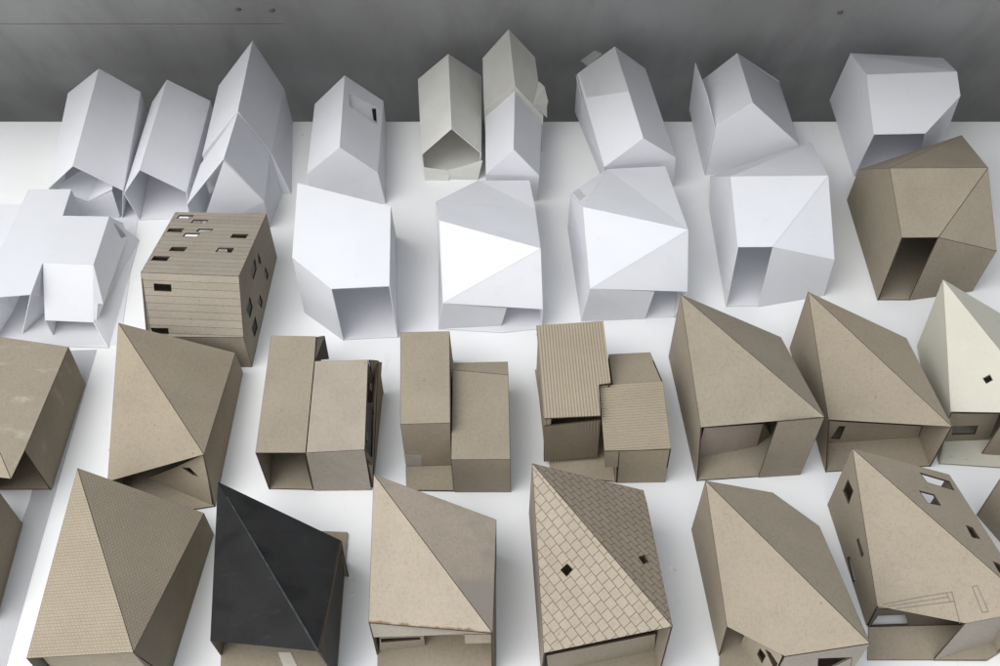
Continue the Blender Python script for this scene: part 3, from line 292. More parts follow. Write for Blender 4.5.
   {'part':'side_wall','pts':[[0.092,0.6058,0.0658],[0.092,0.6058,0.0],[0.0944,0.5393,0.0],[0.0944,0.5393,0.0645]],'mat':'card','t':0.0013,'ref':[0.0616,0.5548,0.0329]},
   {'part':'back_wall','pts':[[0.0342,0.6005,0.0658],[0.0342,0.6005,0.0],[0.092,0.6058,0.0],[0.092,0.6058,0.0658]],'mat':'card','t':0.0013,'ref':[0.0616,0.5548,0.0329]},
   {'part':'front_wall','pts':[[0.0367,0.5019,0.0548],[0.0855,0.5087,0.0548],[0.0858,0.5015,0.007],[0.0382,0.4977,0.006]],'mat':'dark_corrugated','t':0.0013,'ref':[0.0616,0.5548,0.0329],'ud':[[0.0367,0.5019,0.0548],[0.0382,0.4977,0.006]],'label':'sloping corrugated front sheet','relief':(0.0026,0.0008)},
   {'part':'post','pts':[[0.0388,0.5048,0.0638],[0.0433,0.5048,0.0638],[0.0433,0.5058,0.0],[0.0388,0.5058,0.0]],'mat':'card','t':0.002,'ref':[0.0616,0.5548,0.0329]},
   {'part':'floor','pts':[[0.0322,0.6025,0.002],[0.0431,0.497,0.002],[0.0433,0.4879,0.002],[0.101,0.4794,0.002],[0.0975,0.5413,0.002],[0.093,0.6078,0.002]],'mat':'card','t':0.0013,'ref':[0.0616,0.5548,0.0329],'down':True},
  ]},
 {'name':'card_house','cat':'cardboard house','group':'brown card model houses',
  'label':'brown diagonal-ridged card house with a pale inset front panel, right of the corrugated roofs',
  'panels':[
   {'part':'roof_panel','pts':[[0.1605,0.6204,0.089],[0.1697,0.5024,0.0523],[0.2635,0.4877,0.0894]],'mat':'card','t':0.0013,'ref':[0.2118,0.5523,0.0357]},
   {'part':'roof_panel','pts':[[0.1605,0.6204,0.089],[0.2635,0.4877,0.0894],[0.2534,0.5987,0.055]],'mat':'card','t':0.0013,'ref':[0.2118,0.5523,0.0357]},
   {'part':'side_wall','pts':[[0.1605,0.6204,0.089],[0.1606,0.6187,0.0],[0.1714,0.4807,0.0],[0.1697,0.5024,0.0523]],'mat':'card','t':0.0013,'ref':[0.2118,0.5523,0.0357]},
   {'part':'side_wall','pts':[[0.2534,0.5987,0.055],[0.2635,0.4877,0.0894],[0.2633,0.4877,0.0],[0.2534,0.5987,0.0]],'mat':'card','t':0.0013,'ref':[0.2118,0.5523,0.0357]},
   {'part':'back_wall','pts':[[0.1605,0.6204,0.089],[0.2534,0.5987,0.055],[0.2534,0.5987,0.0],[0.1606,0.6187,0.0]],'mat':'card','t':0.0013,'ref':[0.2118,0.5523,0.0357]},
   {'part':'floor','pts':[[0.1606,0.6187,0.002],[0.1714,0.4807,0.002],[0.2633,0.4877,0.002],[0.2534,0.5987,0.002]],'mat':'card','t':0.0013,'ref':[0.2118,0.5523,0.0357],'down':True},
   {'part':'front_wall','pts':[[0.2251,0.4848,0.0868],[0.2633,0.4877,0.0886],[0.2633,0.4877,0.0],[0.2256,0.4848,0.0]],'mat':'card','t':0.0013,'ref':[0.2118,0.5523,0.0357]},
   {'part':'inner_wall','pts':[[0.1731,0.5037,0.0499],[0.228,0.516,0.0381],[0.2292,0.5163,0.0],[0.1731,0.5037,0.0]],'mat':'pale_card','t':0.0013,'ref':[0.2118,0.5523,0.0357],'label':'paler inset front panel'},
   {'part':'inner_wall','pts':[[0.228,0.518,0.0381],[0.2806,0.5982,-0.0877],[0.244,0.5278,0.0],[0.2292,0.5173,0.0]],'mat':'card','t':0.0013,'ref':[0.2118,0.5523,0.0357]},
  ]},
 {'name':'card_house','cat':'cardboard house','group':'brown card model houses',
  'label':'brown diagonal-ridged card house with a deep recessed front, beside the cream-roofed house',
  'panels':[
   {'part':'roof_panel','pts':[[0.2777,0.631,0.0804],[0.2839,0.5184,0.0405],[0.3776,0.4956,0.0634]],'mat':'card','t':0.0013,'ref':[0.3276,0.5626,0.0287]},
   {'part':'roof_panel','pts':[[0.2777,0.631,0.0804],[0.3776,0.4956,0.0634],[0.3713,0.6056,0.045]],'mat':'card','t':0.0013,'ref':[0.3276,0.5626,0.0287]},
   {'part':'side_wall','pts':[[0.2777,0.631,0.0804],[0.2778,0.6291,0.0],[0.2854,0.4897,0.0],[0.2839,0.5184,0.0405]],'mat':'card','t':0.0013,'ref':[0.3276,0.5626,0.0287]},
   {'part':'side_wall','pts':[[0.3713,0.6056,0.045],[0.3776,0.4956,0.0634],[0.3791,0.4956,0.0],[0.3713,0.6056,0.0]],'mat':'card','t':0.0013,'ref':[0.3276,0.5626,0.0287]},
   {'part':'back_wall','pts':[[0.2777,0.631,0.0804],[0.3713,0.6056,0.045],[0.3713,0.6056,0.0],[0.2778,0.6291,0.0]],'mat':'card','t':0.0013,'ref':[0.3276,0.5626,0.0287]},
   {'part':'floor','pts':[[0.2778,0.6291,0.002],[0.2854,0.4897,0.002],[0.3791,0.4956,0.002],[0.3713,0.6056,0.002]],'mat':'card','t':0.0013,'ref':[0.3276,0.5626,0.0287],'down':True},
   {'part':'inner_wall','pts':[[0.284,0.5185,0.039],[0.373,0.5258,0.02],[0.3758,0.526,0.0],[0.2847,0.5186,0.0]],'mat':'card','t':0.0013,'ref':[0.3276,0.5626,0.0287],'holes':[[[0.2962,0.5195,0.0294],[0.3022,0.52,0.0282],[0.3022,0.52,0.0078],[0.2935,0.5193,0.0098]]]},
  ]},
 {'name':'card_house','cat':'cardboard house','group':'brown card model houses',
  'label':'cream-roofed card house with a small black diamond window',
  'panels':[
   {'part':'roof_panel','pts':[[0.4018,0.6433,0.0833],[0.3897,0.5241,0.0443],[0.448,0.4909,0.0898]],'mat':'cream_card','t':0.0013,'ref':[0.4309,0.5668,0.0334],'holes':[[[0.4132,0.5414,0.0698],[0.4182,0.5423,0.0746],[0.4195,0.5361,0.0743],[0.4147,0.5352,0.0697]]]},
   {'part':'roof_panel','pts':[[0.4018,0.6433,0.0833],[0.448,0.4909,0.0898],[0.4842,0.6091,0.05]],'mat':'cream_card','t':0.0013,'ref':[0.4309,0.5668,0.0334]},
   {'part':'side_wall','pts':[[0.4018,0.6433,0.0833],[0.4007,0.6317,0.0],[0.3871,0.498,0.0],[0.3897,0.5241,0.0443]],'mat':'cream_card','t':0.0013,'ref':[0.4309,0.5668,0.0334]},
   {'part':'side_wall','pts':[[0.4842,0.6091,0.05],[0.448,0.4909,0.0898],[0.4774,0.4909,0.0],[0.4842,0.6091,0.0]],'mat':'cream_card','t':0.0013,'ref':[0.4309,0.5668,0.0334]},
   {'part':'back_wall','pts':[[0.4018,0.6433,0.0833],[0.4842,0.6091,0.05],[0.4842,0.6091,0.0],[0.4007,0.6317,0.0]],'mat':'cream_card','t':0.0013,'ref':[0.4309,0.5668,0.0334]},
   {'part':'floor','pts':[[0.4007,0.6317,0.002],[0.3871,0.498,0.002],[0.4774,0.4909,0.002],[0.4842,0.6091,0.002]],'mat':'cream_card','t':0.0013,'ref':[0.4309,0.5668,0.0334],'down':True},
   {'part':'front_wall','pts':[[0.3887,0.5209,0.0465],[0.4322,0.5229,0.0436],[0.4386,0.5232,0.0],[0.3945,0.5212,0.0]],'mat':'card','t':0.0013,'ref':[0.4309,0.5668,0.0334],'holes':[[[0.3972,0.5213,0.026],[0.4196,0.5223,0.026],[0.4218,0.5224,0.0119],[0.4005,0.5214,0.0128]]],'label':'brown recessed front wall'},
   {'part':'front_wall','pts':[[0.4273,0.5078,0.0536],[0.4577,0.5056,0.0616],[0.4816,0.5039,0.0],[0.4269,0.5079,0.0]],'mat':'card','t':0.0013,'ref':[0.4309,0.5668,0.0334],'label':'brown front panel'},
  ]},
 {'name':'card_house','cat':'cardboard house','group':'brown card model houses',
  'label':'card house in the front left corner showing only its dark side wall',
  'panels':[
   {'part':'side_wall','pts':[[-0.4065,0.4417,0.05],[-0.4041,0.4395,0.0],[-0.4005,0.3529,0.0],[-0.4017,0.3557,0.05]],'mat':'card','t':0.0013,'ref':[-0.4252,0.4033,0.0167]},
   {'part':'roof_panel','pts':[[-0.4065,0.4417,0.05],[-0.4017,0.3557,0.05],[-0.4582,0.3557,0.05],[-0.473,0.4539,0.05]],'mat':'card','t':0.0013,'ref':[-0.4252,0.4033,0.0167]},
   {'part':'back_wall','pts':[[-0.4065,0.4417,0.05],[-0.473,0.4539,0.05],[-0.473,0.4539,0.0],[-0.4041,0.4395,0.0]],'mat':'card','t':0.0013,'ref':[-0.4252,0.4033,0.0167]},
   {'part':'front_wall','pts':[[-0.4017,0.3557,0.05],[-0.4005,0.3529,0.0],[-0.4582,0.3557,0.0],[-0.4582,0.3557,0.05]],'mat':'card','t':0.0013,'ref':[-0.4252,0.4033,0.0167]},
   {'part':'side_wall','pts':[[-0.473,0.4539,0.05],[-0.4582,0.3557,0.05],[-0.4582,0.3557,0.0],[-0.473,0.4539,0.0]],'mat':'card','t':0.0013,'ref':[-0.4252,0.4033,0.0167]},
  ]},
 {'name':'card_house','cat':'cardboard house','group':'brown card model houses',
  'label':'card house with a fine gridded roof, directly left of the black-roofed one',
  'panels':[
   {'part':'roof_panel','pts':[[-0.3303,0.4395,0.09],[-0.341,0.2978,0.06],[-0.2555,0.2921,0.0852]],'mat':'ribbed_card','t':0.0013,'ref':[-0.2919,0.3646,0.0341],'ud':[[-0.341,0.2978,0.06],[-0.2555,0.2921,0.0852]]},
   {'part':'roof_panel','pts':[[-0.3303,0.4395,0.09],[-0.2555,0.2921,0.0852],[-0.2407,0.4291,0.0375]],'mat':'ribbed_card','t':0.0013,'ref':[-0.2919,0.3646,0.0341],'ud':[[-0.3231,0.4273,0.08],[-0.2596,0.3068,0.0836]]},
   {'part':'side_wall','pts':[[-0.2407,0.4291,0.0375],[-0.2555,0.2921,0.0852],[-0.254,0.3065,0.0],[-0.2406,0.4298,0.0]],'mat':'ribbed_card','t':0.0013,'ref':[-0.2919,0.3646,0.0341],'ud':[[-0.2407,0.4291,0.0375],[-0.254,0.3065,0.0]]},
   {'part':'side_wall','pts':[[-0.3303,0.4395,0.09],[-0.3303,0.4395,0.0],[-0.341,0.2978,0.0],[-0.341,0.2978,0.06]],'mat':'card','t':0.0013,'ref':[-0.2919,0.3646,0.0341]},
   {'part':'back_wall','pts':[[-0.3303,0.4395,0.09],[-0.2407,0.4291,0.0375],[-0.2406,0.4298,0.0],[-0.3303,0.4395,0.0]],'mat':'card','t':0.0013,'ref':[-0.2919,0.3646,0.0341]},
   {'part':'front_wall','pts':[[-0.335,0.3038,0.056],[-0.2575,0.2981,0.0812],[-0.2575,0.2981,0.0],[-0.335,0.3038,0.0]],'mat':'card','t':0.0013,'ref':[-0.2919,0.3646,0.0341]},
   {'part':'front_wall','pts':[[-0.2555,0.2921,0.0832],[-0.254,0.3065,0.0],[-0.2565,0.2981,0.0],[-0.2565,0.2981,0.0812]],'mat':'card','t':0.0013,'ref':[-0.2919,0.3646,0.0341]},
  ]},
 {'name':'card_house','cat':'cardboard house','group':'brown card model houses',
  'label':'card house with a scratched black roof and a pale diagonal crease',
  'panels':[
   {'part':'roof_panel','pts':[[-0.2179,0.426,0.092],[-0.216,0.3186,0.0419],[-0.1276,0.2946,0.08]],'mat':'black_card','t':0.0013,'ref':[-0.1712,0.3578,0.0345]},
   {'part':'roof_panel','pts':[[-0.2179,0.426,0.092],[-0.1276,0.2946,0.08],[-0.1234,0.3917,0.062]],'mat':'black_card','t':0.0013,'ref':[-0.1712,0.3578,0.0345]},
   {'part':'ridge_crease','pts':[[-0.2091,0.4126,0.0911],[-0.2085,0.4132,0.0911],[-0.127,0.2952,0.0803],[-0.1282,0.294,0.0803]],'mat':'crease','t':0.0003,'ref':[-0.1712,0.3578,0.0345],'inset':0},
   {'part':'side_wall','pts':[[-0.1224,0.3917,0.061],[-0.1266,0.2946,0.079],[-0.1262,0.3073,0.0],[-0.1281,0.4052,0.0]],'mat':'grey_black','t':0.0013,'ref':[-0.1712,0.3578,0.0345],'label':'dark grey side wall'},
   {'part':'side_wall','pts':[[-0.2179,0.426,0.092],[-0.2179,0.426,0.0],[-0.2173,0.3237,0.0],[-0.216,0.3186,0.0419]],'mat':'card','t':0.0013,'ref':[-0.1712,0.3578,0.0345]},
   {'part':'back_wall','pts':[[-0.2179,0.426,0.091],[-0.1234,0.3917,0.061],[-0.1234,0.3917,0.0],[-0.2179,0.426,0.0]],'mat':'card','t':0.0013,'ref':[-0.1712,0.3578,0.0345]},
   {'part':'floor','pts':[[-0.2179,0.426,0.003],[-0.2173,0.3237,0.003],[-0.2147,0.3039,0.003],[-0.1245,0.3073,0.003],[-0.1275,0.4308,0.003],[-0.1546,0.4322,0.003]],'mat':'card','t':0.0013,'ref':[-0.1712,0.3578,0.0345],'down':True},
   {'part':'tape_strip','pts':[[-0.1736,0.3264,0.0034],[-0.1624,0.3264,0.0034],[-0.1528,0.3094,0.0034],[-0.1652,0.3094,0.0034]],'mat':'white_tape','t':0.0003,'ref':[-0.1712,0.3578,0.0345],'down':True},
  ]},
 {'name':'card_house','cat':'cardboard house','group':'brown card model houses',
  'label':'tan card house with scorched eave and slotted low wall, right of the black roof',
  'panels':[
   {'part':'roof_panel','pts':[[-0.0986,0.435,0.088],[-0.0973,0.3267,0.056],[-0.0051,0.3093,0.078]],'mat':'scorched_card','t':0.0013,'ref':[-0.051,0.3704,0.0353],'ud':[[-0.0973,0.3267,0.056],[-0.0051,0.3093,0.078]]},
   {'part':'roof_panel','pts':[[-0.0986,0.435,0.088],[-0.0051,0.3093,0.078],[-0.0028,0.4107,0.06]],'mat':'stained_card','t':0.0013,'ref':[-0.051,0.3704,0.0353]},
   {'part':'fascia','pts':[[-0.0967,0.3271,0.0545],[-0.0051,0.3097,0.0765],[-0.0265,0.3198,0.052],[-0.0558,0.3209,0.046],[-0.0949,0.3231,0.038]],'mat':'grey_card','t':0.0013,'ref':[-0.051,0.3704,0.0353]},
   {'part':'side_wall','pts':[[-0.0986,0.435,0.088],[-0.0986,0.435,0.0],[-0.0959,0.3243,0.0],[-0.0964,0.3251,0.035],[-0.0973,0.3267,0.056]],'mat':'card','t':0.0013,'ref':[-0.051,0.3704,0.0353]},
   {'part':'back_wall','pts':[[-0.0986,0.435,0.088],[-0.0028,0.4107,0.06],[-0.0028,0.4107,0.0],[-0.0986,0.435,0.0]],'mat':'card','t':0.0013,'ref':[-0.051,0.3704,0.0353]},
   {'part':'side_wall','pts':[[-0.0028,0.4107,0.06],[-0.0051,0.3093,0.078],[-0.0051,0.3093,0.0],[-0.0028,0.4107,0.0]],'mat':'card','t':0.0013,'ref':[-0.051,0.3704,0.0353]},
   {'part':'front_wall','pts':[[-0.0917,0.327,0.0288],[-0.0584,0.3316,0.021],[-0.0581,0.3316,0.0],[-0.0942,0.3267,0.0]],'mat':'card','t':0.0013,'ref':[-0.051,0.3704,0.0353],'holes':[[[-0.091,0.3271,0.0263],[-0.0612,0.3312,0.0196],[-0.0615,0.3311,0.0151],[-0.0912,0.3271,0.0189]]],'label':'low front wall with a long dark slot'},
   {'part':'front_wall','pts':[[-0.0265,0.32,0.051],[-0.0048,0.3172,0.058],[-0.0049,0.3178,0.04],[-0.0263,0.3174,0.04]],'mat':'card','t':0.0013,'ref':[-0.051,0.3704,0.0353],'label':'short hanging front piece'},
   {'part':'inner_wall','pts':[[-0.0566,0.3411,0.045],[-0.0254,0.3398,0.052],[-0.0254,0.3398,0.0],[-0.0566,0.3411,0.0]],'mat':'card','t':0.0013,'ref':[-0.051,0.3704,0.0353]},
   {'part':'floor','pts':[[-0.0986,0.435,0.002],[-0.0959,0.3243,0.002],[-0.0944,0.3033,0.002],[-0.0027,0.3033,0.002],[-0.0022,0.3223,0.002],[-0.0028,0.4107,0.002]],'mat':'card','t':0.0013,'ref':[-0.051,0.3704,0.0353],'down':True},
  ]},
 {'name':'card_house','cat':'cardboard house','group':'brown card model houses',
  'label':'card house with an engraved tile roof and a black diamond skylight',
  'panels':[
   {'part':'roof_panel','pts':[[0.025,0.4425,0.0922],[0.0318,0.3041,0.0541],[0.1212,0.3077,0.0929]],'mat':'tile_card','t':0.0013,'ref':[0.0734,0.3731,0.0371],'holes':[[[0.0448,0.3595,0.0759],[0.05,0.3632,0.0792],[0.0542,0.358,0.0795],[0.0493,0.3537,0.0761]]],'ud':[[0.025,0.4389,0.0911],[0.0732,0.3683,0.0905]]},
   {'part':'roof_panel','pts':[[0.025,0.4425,0.0922],[0.1212,0.3077,0.0929],[0.1169,0.4251,0.0612],[0.1156,0.4383,0.058]],'mat':'shingle_card','t':0.0013,'ref':[0.0734,0.3731,0.0371],'holes':[[[0.1025,0.3661,0.0836],[0.1078,0.3695,0.0806],[0.1106,0.3635,0.0812],[0.1059,0.3597,0.0841]]],'ud':[[0.0304,0.4389,0.0911],[0.0965,0.3623,0.087]]},
   {'part':'side_wall','pts':[[0.025,0.4425,0.0922],[0.0246,0.4505,0.0],[0.0315,0.3102,0.0],[0.0318,0.3041,0.0541]],'mat':'card','t':0.0013,'ref':[0.0734,0.3731,0.0371]},
   {'part':'side_wall','pts':[[0.1156,0.4383,0.058],[0.1212,0.3077,0.0929],[0.1225,0.3077,0.0],[0.1156,0.4383,0.0]],'mat':'card','t':0.0013,'ref':[0.0734,0.3731,0.0371]},
   {'part':'back_wall','pts':[[0.025,0.4425,0.0922],[0.1156,0.4383,0.058],[0.1156,0.4383,0.0],[0.0246,0.4505,0.0]],'mat':'card','t':0.0013,'ref':[0.0734,0.3731,0.0371]},
   {'part':'floor','pts':[[0.0246,0.4505,0.002],[0.0315,0.3102,0.002],[0.1225,0.3077,0.002],[0.1156,0.4383,0.002]],'mat':'card','t':0.0013,'ref':[0.0734,0.3731,0.0371],'down':True},
   {'part':'inner_wall','pts':[[0.0342,0.3095,0.0365],[0.1179,0.3273,0.0347],[0.1207,0.3279,0.0],[0.0374,0.3102,0.0]],'mat':'card','t':0.0013,'ref':[0.0734,0.3731,0.0371]},
  ]},
 {'name':'card_house','cat':'cardboard house','group':'brown card model houses',
  'label':'long card house with an open front corner showing striped inner windows',
  'panels':[
   {'part':'roof_panel','pts':[[0.1614,0.4345,0.0794],[0.1698,0.3285,0.0448],[0.2069,0.3021,0.0534],[0.2618,0.3008,0.08]],'mat':'card','t':0.0013,'ref':[0.2112,0.3679,0.0324]},
   {'part':'roof_panel','pts':[[0.1614,0.4345,0.0794],[0.2618,0.3008,0.08],[0.2518,0.4077,0.055],[0.2189,0.4356,0.059]],'mat':'card','t':0.0013,'ref':[0.2112,0.3679,0.0324]},
   {'part':'side_wall','pts':[[0.1614,0.4345,0.0794],[0.1614,0.4344,0.0],[0.1702,0.3237,0.0],[0.1698,0.3285,0.0448]],'mat':'card','t':0.0013,'ref':[0.2112,0.3679,0.0324]},
   {'part':'side_wall','pts':[[0.2518,0.4077,0.055],[0.2618,0.3008,0.08],[0.2618,0.3008,0.0],[0.2518,0.4077,0.0]],'mat':'card','t':0.0013,'ref':[0.2112,0.3679,0.0324]},
   {'part':'back_wall','pts':[[0.1614,0.4345,0.0794],[0.2189,0.4356,0.059],[0.2189,0.4356,0.0],[0.1614,0.4344,0.0]],'mat':'card','t':0.0013,'ref':[0.2112,0.3679,0.0324]},
   {'part':'back_wall','pts':[[0.2189,0.4356,0.059],[0.2518,0.4077,0.055],[0.2518,0.4077,0.0],[0.2189,0.4356,0.0]],'mat':'card','t':0.0013,'ref':[0.2112,0.3679,0.0324]},
   {'part':'front_wall','pts':[[0.2069,0.3021,0.0524],[0.2618,0.3008,0.079],[0.2618,0.3008,0.0],[0.2069,0.3021,0.0]],'mat':'grey_card','t':0.0013,'ref':[0.2112,0.3679,0.0324],'holes':[[[0.2315,0.3015,0.0513],[0.2554,0.3009,0.055],[0.2618,0.3008,0.0233],[0.238,0.3013,0.0198]]],'label':'greyer front wall with a dark opening'},
   {'part':'inner_wall','pts':[[0.2059,0.3031,0.0514],[0.1878,0.3325,0.0488],[0.1878,0.3325,0.0],[0.2069,0.3021,0.0]],'mat':'card','t':0.0013,'ref':[0.2112,0.3679,0.0324],'holes':[[[0.1964,0.3189,0.016],[0.1963,0.3189,0.0282],[0.2001,0.313,0.0275],[0.2,0.3131,0.0124]],[[0.1984,0.3156,0.0343],[0.201,0.3114,0.0381],[0.2059,0.3036,0.0354],[0.2055,0.3044,0.0238]]],'label':'angled inner wall with slit windows'},
   {'part':'floor','pts':[[0.1614,0.4344,0.002],[0.1702,0.3237,0.002],[0.1669,0.302,0.002],[0.2618,0.2968,0.002],[0.2518,0.4077,0.002],[0.2189,0.4356,0.002]],'mat':'card','t':0.0013,'ref':[0.2112,0.3679,0.0324],'down':True},
  ]},
 {'name':'card_house','cat':'cardboard house','group':'brown card model houses',
  'label':'large card house with pencil lines on its roof and slit windows',
  'panels':[
   {'part':'roof_panel','pts':[[0.2807,0.4603,0.0858],[0.2904,0.3501,0.033],[0.3452,0.3268,0.0542],[0.3877,0.326,0.08]],'mat':'card','t':0.0013,'ref':[0.3308,0.3971,0.0323]},
   {'part':'roof_panel','pts':[[0.2807,0.4603,0.0858],[0.3877,0.326,0.08],[0.3644,0.4518,0.06]],'mat':'card','t':0.0013,'ref':[0.3308,0.3971,0.0323],'holes':[[[0.3358,0.4473,0.0704],[0.3613,0.4438,0.0628],[0.3621,0.4339,0.0647],[0.339,0.4369,0.0717]],[[0.3279,0.4265,0.0776],[0.3408,0.4252,0.0737],[0.3428,0.4139,0.0755],[0.3308,0.414,0.0794]],[[0.3577,0.3981,0.0741],[0.3636,0.3966,0.0724],[0.3657,0.3858,0.0741],[0.3587,0.3861,0.0763]],[[0.3678,0.3658,0.0778],[0.3732,0.3637,0.0765],[0.3748,0.3541,0.0781],[0.3688,0.3555,0.0798]]]},
   {'part':'side_wall','pts':[[0.2807,0.4603,0.0858],[0.2809,0.4583,0.0],[0.2906,0.3485,0.0],[0.2904,0.3501,0.033]],'mat':'card','t':0.0013,'ref':[0.3308,0.3971,0.0323],'holes':[[[0.2819,0.4472,0.0416],[0.2818,0.4484,0.0583],[0.2829,0.4358,0.0608],[0.2831,0.4335,0.0433]],[[0.2856,0.4052,0.0361],[0.2856,0.4048,0.0408],[0.2869,0.3901,0.0403],[0.2868,0.3909,0.0342]],[[0.2856,0.4051,0.005],[0.2857,0.4031,0.0126],[0.2874,0.384,0.0087],[0.2874,0.3844,0.0017]]]},
   {'part':'side_wall','pts':[[0.3644,0.4518,0.06],[0.3877,0.326,0.08],[0.3877,0.326,0.0],[0.3644,0.4518,0.0]],'mat':'card','t':0.0013,'ref':[0.3308,0.3971,0.0323]},
   {'part':'pencil_line','pts':[[0.2942,0.3502,0.0357],[0.3193,0.3494,0.0507],[0.3192,0.3499,0.051],[0.294,0.3507,0.0359]],'mat':'pencil','t':0.00015,'ref':[0.3308,0.3971,0.0323],'inset':0},
   {'part':'pencil_line','pts':[[0.3193,0.3494,0.0507],[0.338,0.3483,0.0617],[0.3379,0.3488,0.0619],[0.3192,0.3499,0.051]],'mat':'pencil','t':0.00015,'ref':[0.3308,0.3971,0.0323],'inset':0},
   {'part':'pencil_line','pts':[[0.2973,0.3482,0.0366],[0.3361,0.3455,0.059],[0.336,0.346,0.0592],[0.2972,0.3487,0.0368]],'mat':'pencil','t':0.00015,'ref':[0.3308,0.3971,0.0323],'inset':0},
   {'part':'pencil_line','pts':[[0.3027,0.3454,0.0384],[0.339,0.342,0.0589],[0.3389,0.3425,0.0592],[0.3026,0.3459,0.0386]],'mat':'pencil','t':0.00015,'ref':[0.3308,0.3971,0.0323],'inset':0},
   {'part':'pencil_line','pts':[[0.3377,0.3486,0.0617],[0.3412,0.3277,0.0526],[0.3417,0.3276,0.0529],[0.3382,0.3486,0.062]],'mat':'pencil','t':0.00015,'ref':[0.3308,0.3971,0.0323],'inset':0},
   {'part':'pencil_line','pts':[[0.3344,0.3487,0.0596],[0.3366,0.3421,0.0575],[0.3371,0.3421,0.0578],[0.3348,0.3487,0.06]],'mat':'pencil','t':0.00015,'ref':[0.3308,0.3971,0.0323],'inset':0},
   {'part':'pencil_line','pts':[[0.3507,0.3486,0.0697],[0.3536,0.3488,0.0715],[0.3534,0.3493,0.0717],[0.3505,0.3492,0.0698]],'mat':'pencil','t':0.00015,'ref':[0.3308,0.3971,0.0323],'inset':0},
   {'part':'pencil_line','pts':[[0.3533,0.3491,0.0715],[0.3588,0.3312,0.0654],[0.3593,0.3313,0.0657],[0.3537,0.3491,0.0718]],'mat':'pencil','t':0.00015,'ref':[0.3308,0.3971,0.0323],'inset':0},
   {'part':'pencil_line','pts':[[0.3503,0.3489,0.0696],[0.3552,0.3314,0.0632],[0.3556,0.3314,0.0635],[0.3508,0.3489,0.0699]],'mat':'pencil','t':0.00015,'ref':[0.3308,0.3971,0.0323],'inset':0},
   {'part':'pencil_line','pts':[[0.3554,0.3312,0.0633],[0.3591,0.331,0.0654],[0.359,0.3315,0.0657],[0.3553,0.3317,0.0635]],'mat':'pencil','t':0.00015,'ref':[0.3308,0.3971,0.0323],'inset':0},
   {'part':'back_wall','pts':[[0.2807,0.4603,0.0858],[0.3267,0.4556,0.0716],[0.3267,0.4556,0.0],[0.2809,0.4583,0.0]],'mat':'card','t':0.0013,'ref':[0.3308,0.3971,0.0323]},
   {'part':'front_wall','pts':[[0.3452,0.3273,0.0532],[0.3877,0.3265,0.079],[0.4253,0.3451,0.0],[0.3776,0.3197,0.0],[0.336,0.32,0.0]],'mat':'grey_card','t':0.0013,'ref':[0.3308,0.3971,0.0323],'label':'greyer front wall splaying outward'},
   {'part':'inner_wall','pts':[[0.289,0.3473,0.033],[0.3499,0.3489,0.0356],[0.3673,0.3494,0.0],[0.2914,0.3474,0.0]],'mat':'dark_card','t':0.0013,'ref':[0.3308,0.3971,0.0323],'holes':[[[0.2933,0.3475,0.0222],[0.315,0.348,0.0234],[0.3234,0.3482,0.0026],[0.2925,0.3474,0.0019]]],'label':'dark inner wall with a white-lit opening'},
   {'part':'floor','pts':[[0.2914,0.3474,0.002],[0.2843,0.3197,0.002],[0.3776,0.3197,0.002],[0.4253,0.3451,0.002],[0.3673,0.3494,0.002]],'mat':'card','t':0.0013,'ref':[0.3308,0.3971,0.0323],'down':True},
  ]},
 {'name':'card_house','cat':'cardboard house','group':'brown card model houses',
  'label':'card house in the front right corner showing only one dark wall',
  'panels':[
   {'part':'side_wall','pts':[[0.3975,0.4411,0.075],[0.4058,0.4482,0.0],[0.4376,0.3834,0.0],[0.4222,0.4156,0.05]],'mat':'card','t':0.0013,'ref':[0.4568,0.4249,0.0281]},
   {'part':'roof_panel','pts':[[0.3975,0.4411,0.075],[0.4222,0.4156,0.05],[0.4966,0.3807,0.05]],'mat':'card','t':0.0013,'ref':[0.4568,0.4249,0.0281]},
   {'part':'roof_panel','pts':[[0.3975,0.4411,0.075],[0.4966,0.3807,0.05],[0.511,0.462,0.05]],'mat':'card','t':0.0013,'ref':[0.4568,0.4249,0.0281]},
   {'part':'side_wall','pts':[[0.511,0.462,0.05],[0.4966,0.3807,0.05],[0.4966,0.3807,0.0],[0.511,0.462,0.0]],'mat':'card','t':0.0013,'ref':[0.4568,0.4249,0.0281]},
   {'part':'back_wall','pts':[[0.3975,0.4411,0.075],[0.511,0.462,0.05],[0.511,0.462,0.0],[0.4058,0.4482,0.0]],'mat':'card','t':0.0013,'ref':[0.4568,0.4249,0.0281]},
   {'part':'front_wall','pts':[[0.4222,0.4156,0.05],[0.4966,0.3807,0.05],[0.4966,0.3807,0.0],[0.4376,0.3834,0.0]],'mat':'card','t':0.0013,'ref':[0.4568,0.4249,0.0281]},
  ]},
]
SHEETS = [
  ('tracing_sheet','thin grey translucent strip lying along the left side of the table',[[-0.4158,0.6256,0.0],[-0.3864,0.6269,0.0],[-0.3841,0.4339,0.0],[-0.3815,0.2973,0.0],[-0.412,0.2973,0.0],[-0.4048,0.4628,0.0]],'tracing'),
  ('paper_sheet','flat white paper sheet under the T-roofed white house',[[-0.5705,0.8251,0.0],[-0.3875,0.8251,0.0],[-0.3657,0.633,0.0],[-0.5081,0.6269,0.0]],'paper'),
]


# ------------------------------------------------------------------ materials
def new_mat(name):
    m = bpy.data.materials.new(name); m.use_nodes = True
    nt = m.node_tree
    for n in list(nt.nodes): nt.nodes.remove(n)
    out = nt.nodes.new('ShaderNodeOutputMaterial')
    b = nt.nodes.new('ShaderNodeBsdfPrincipled')
    nt.links.new(b.outputs[0], out.inputs[0])
    return m, nt, b, out

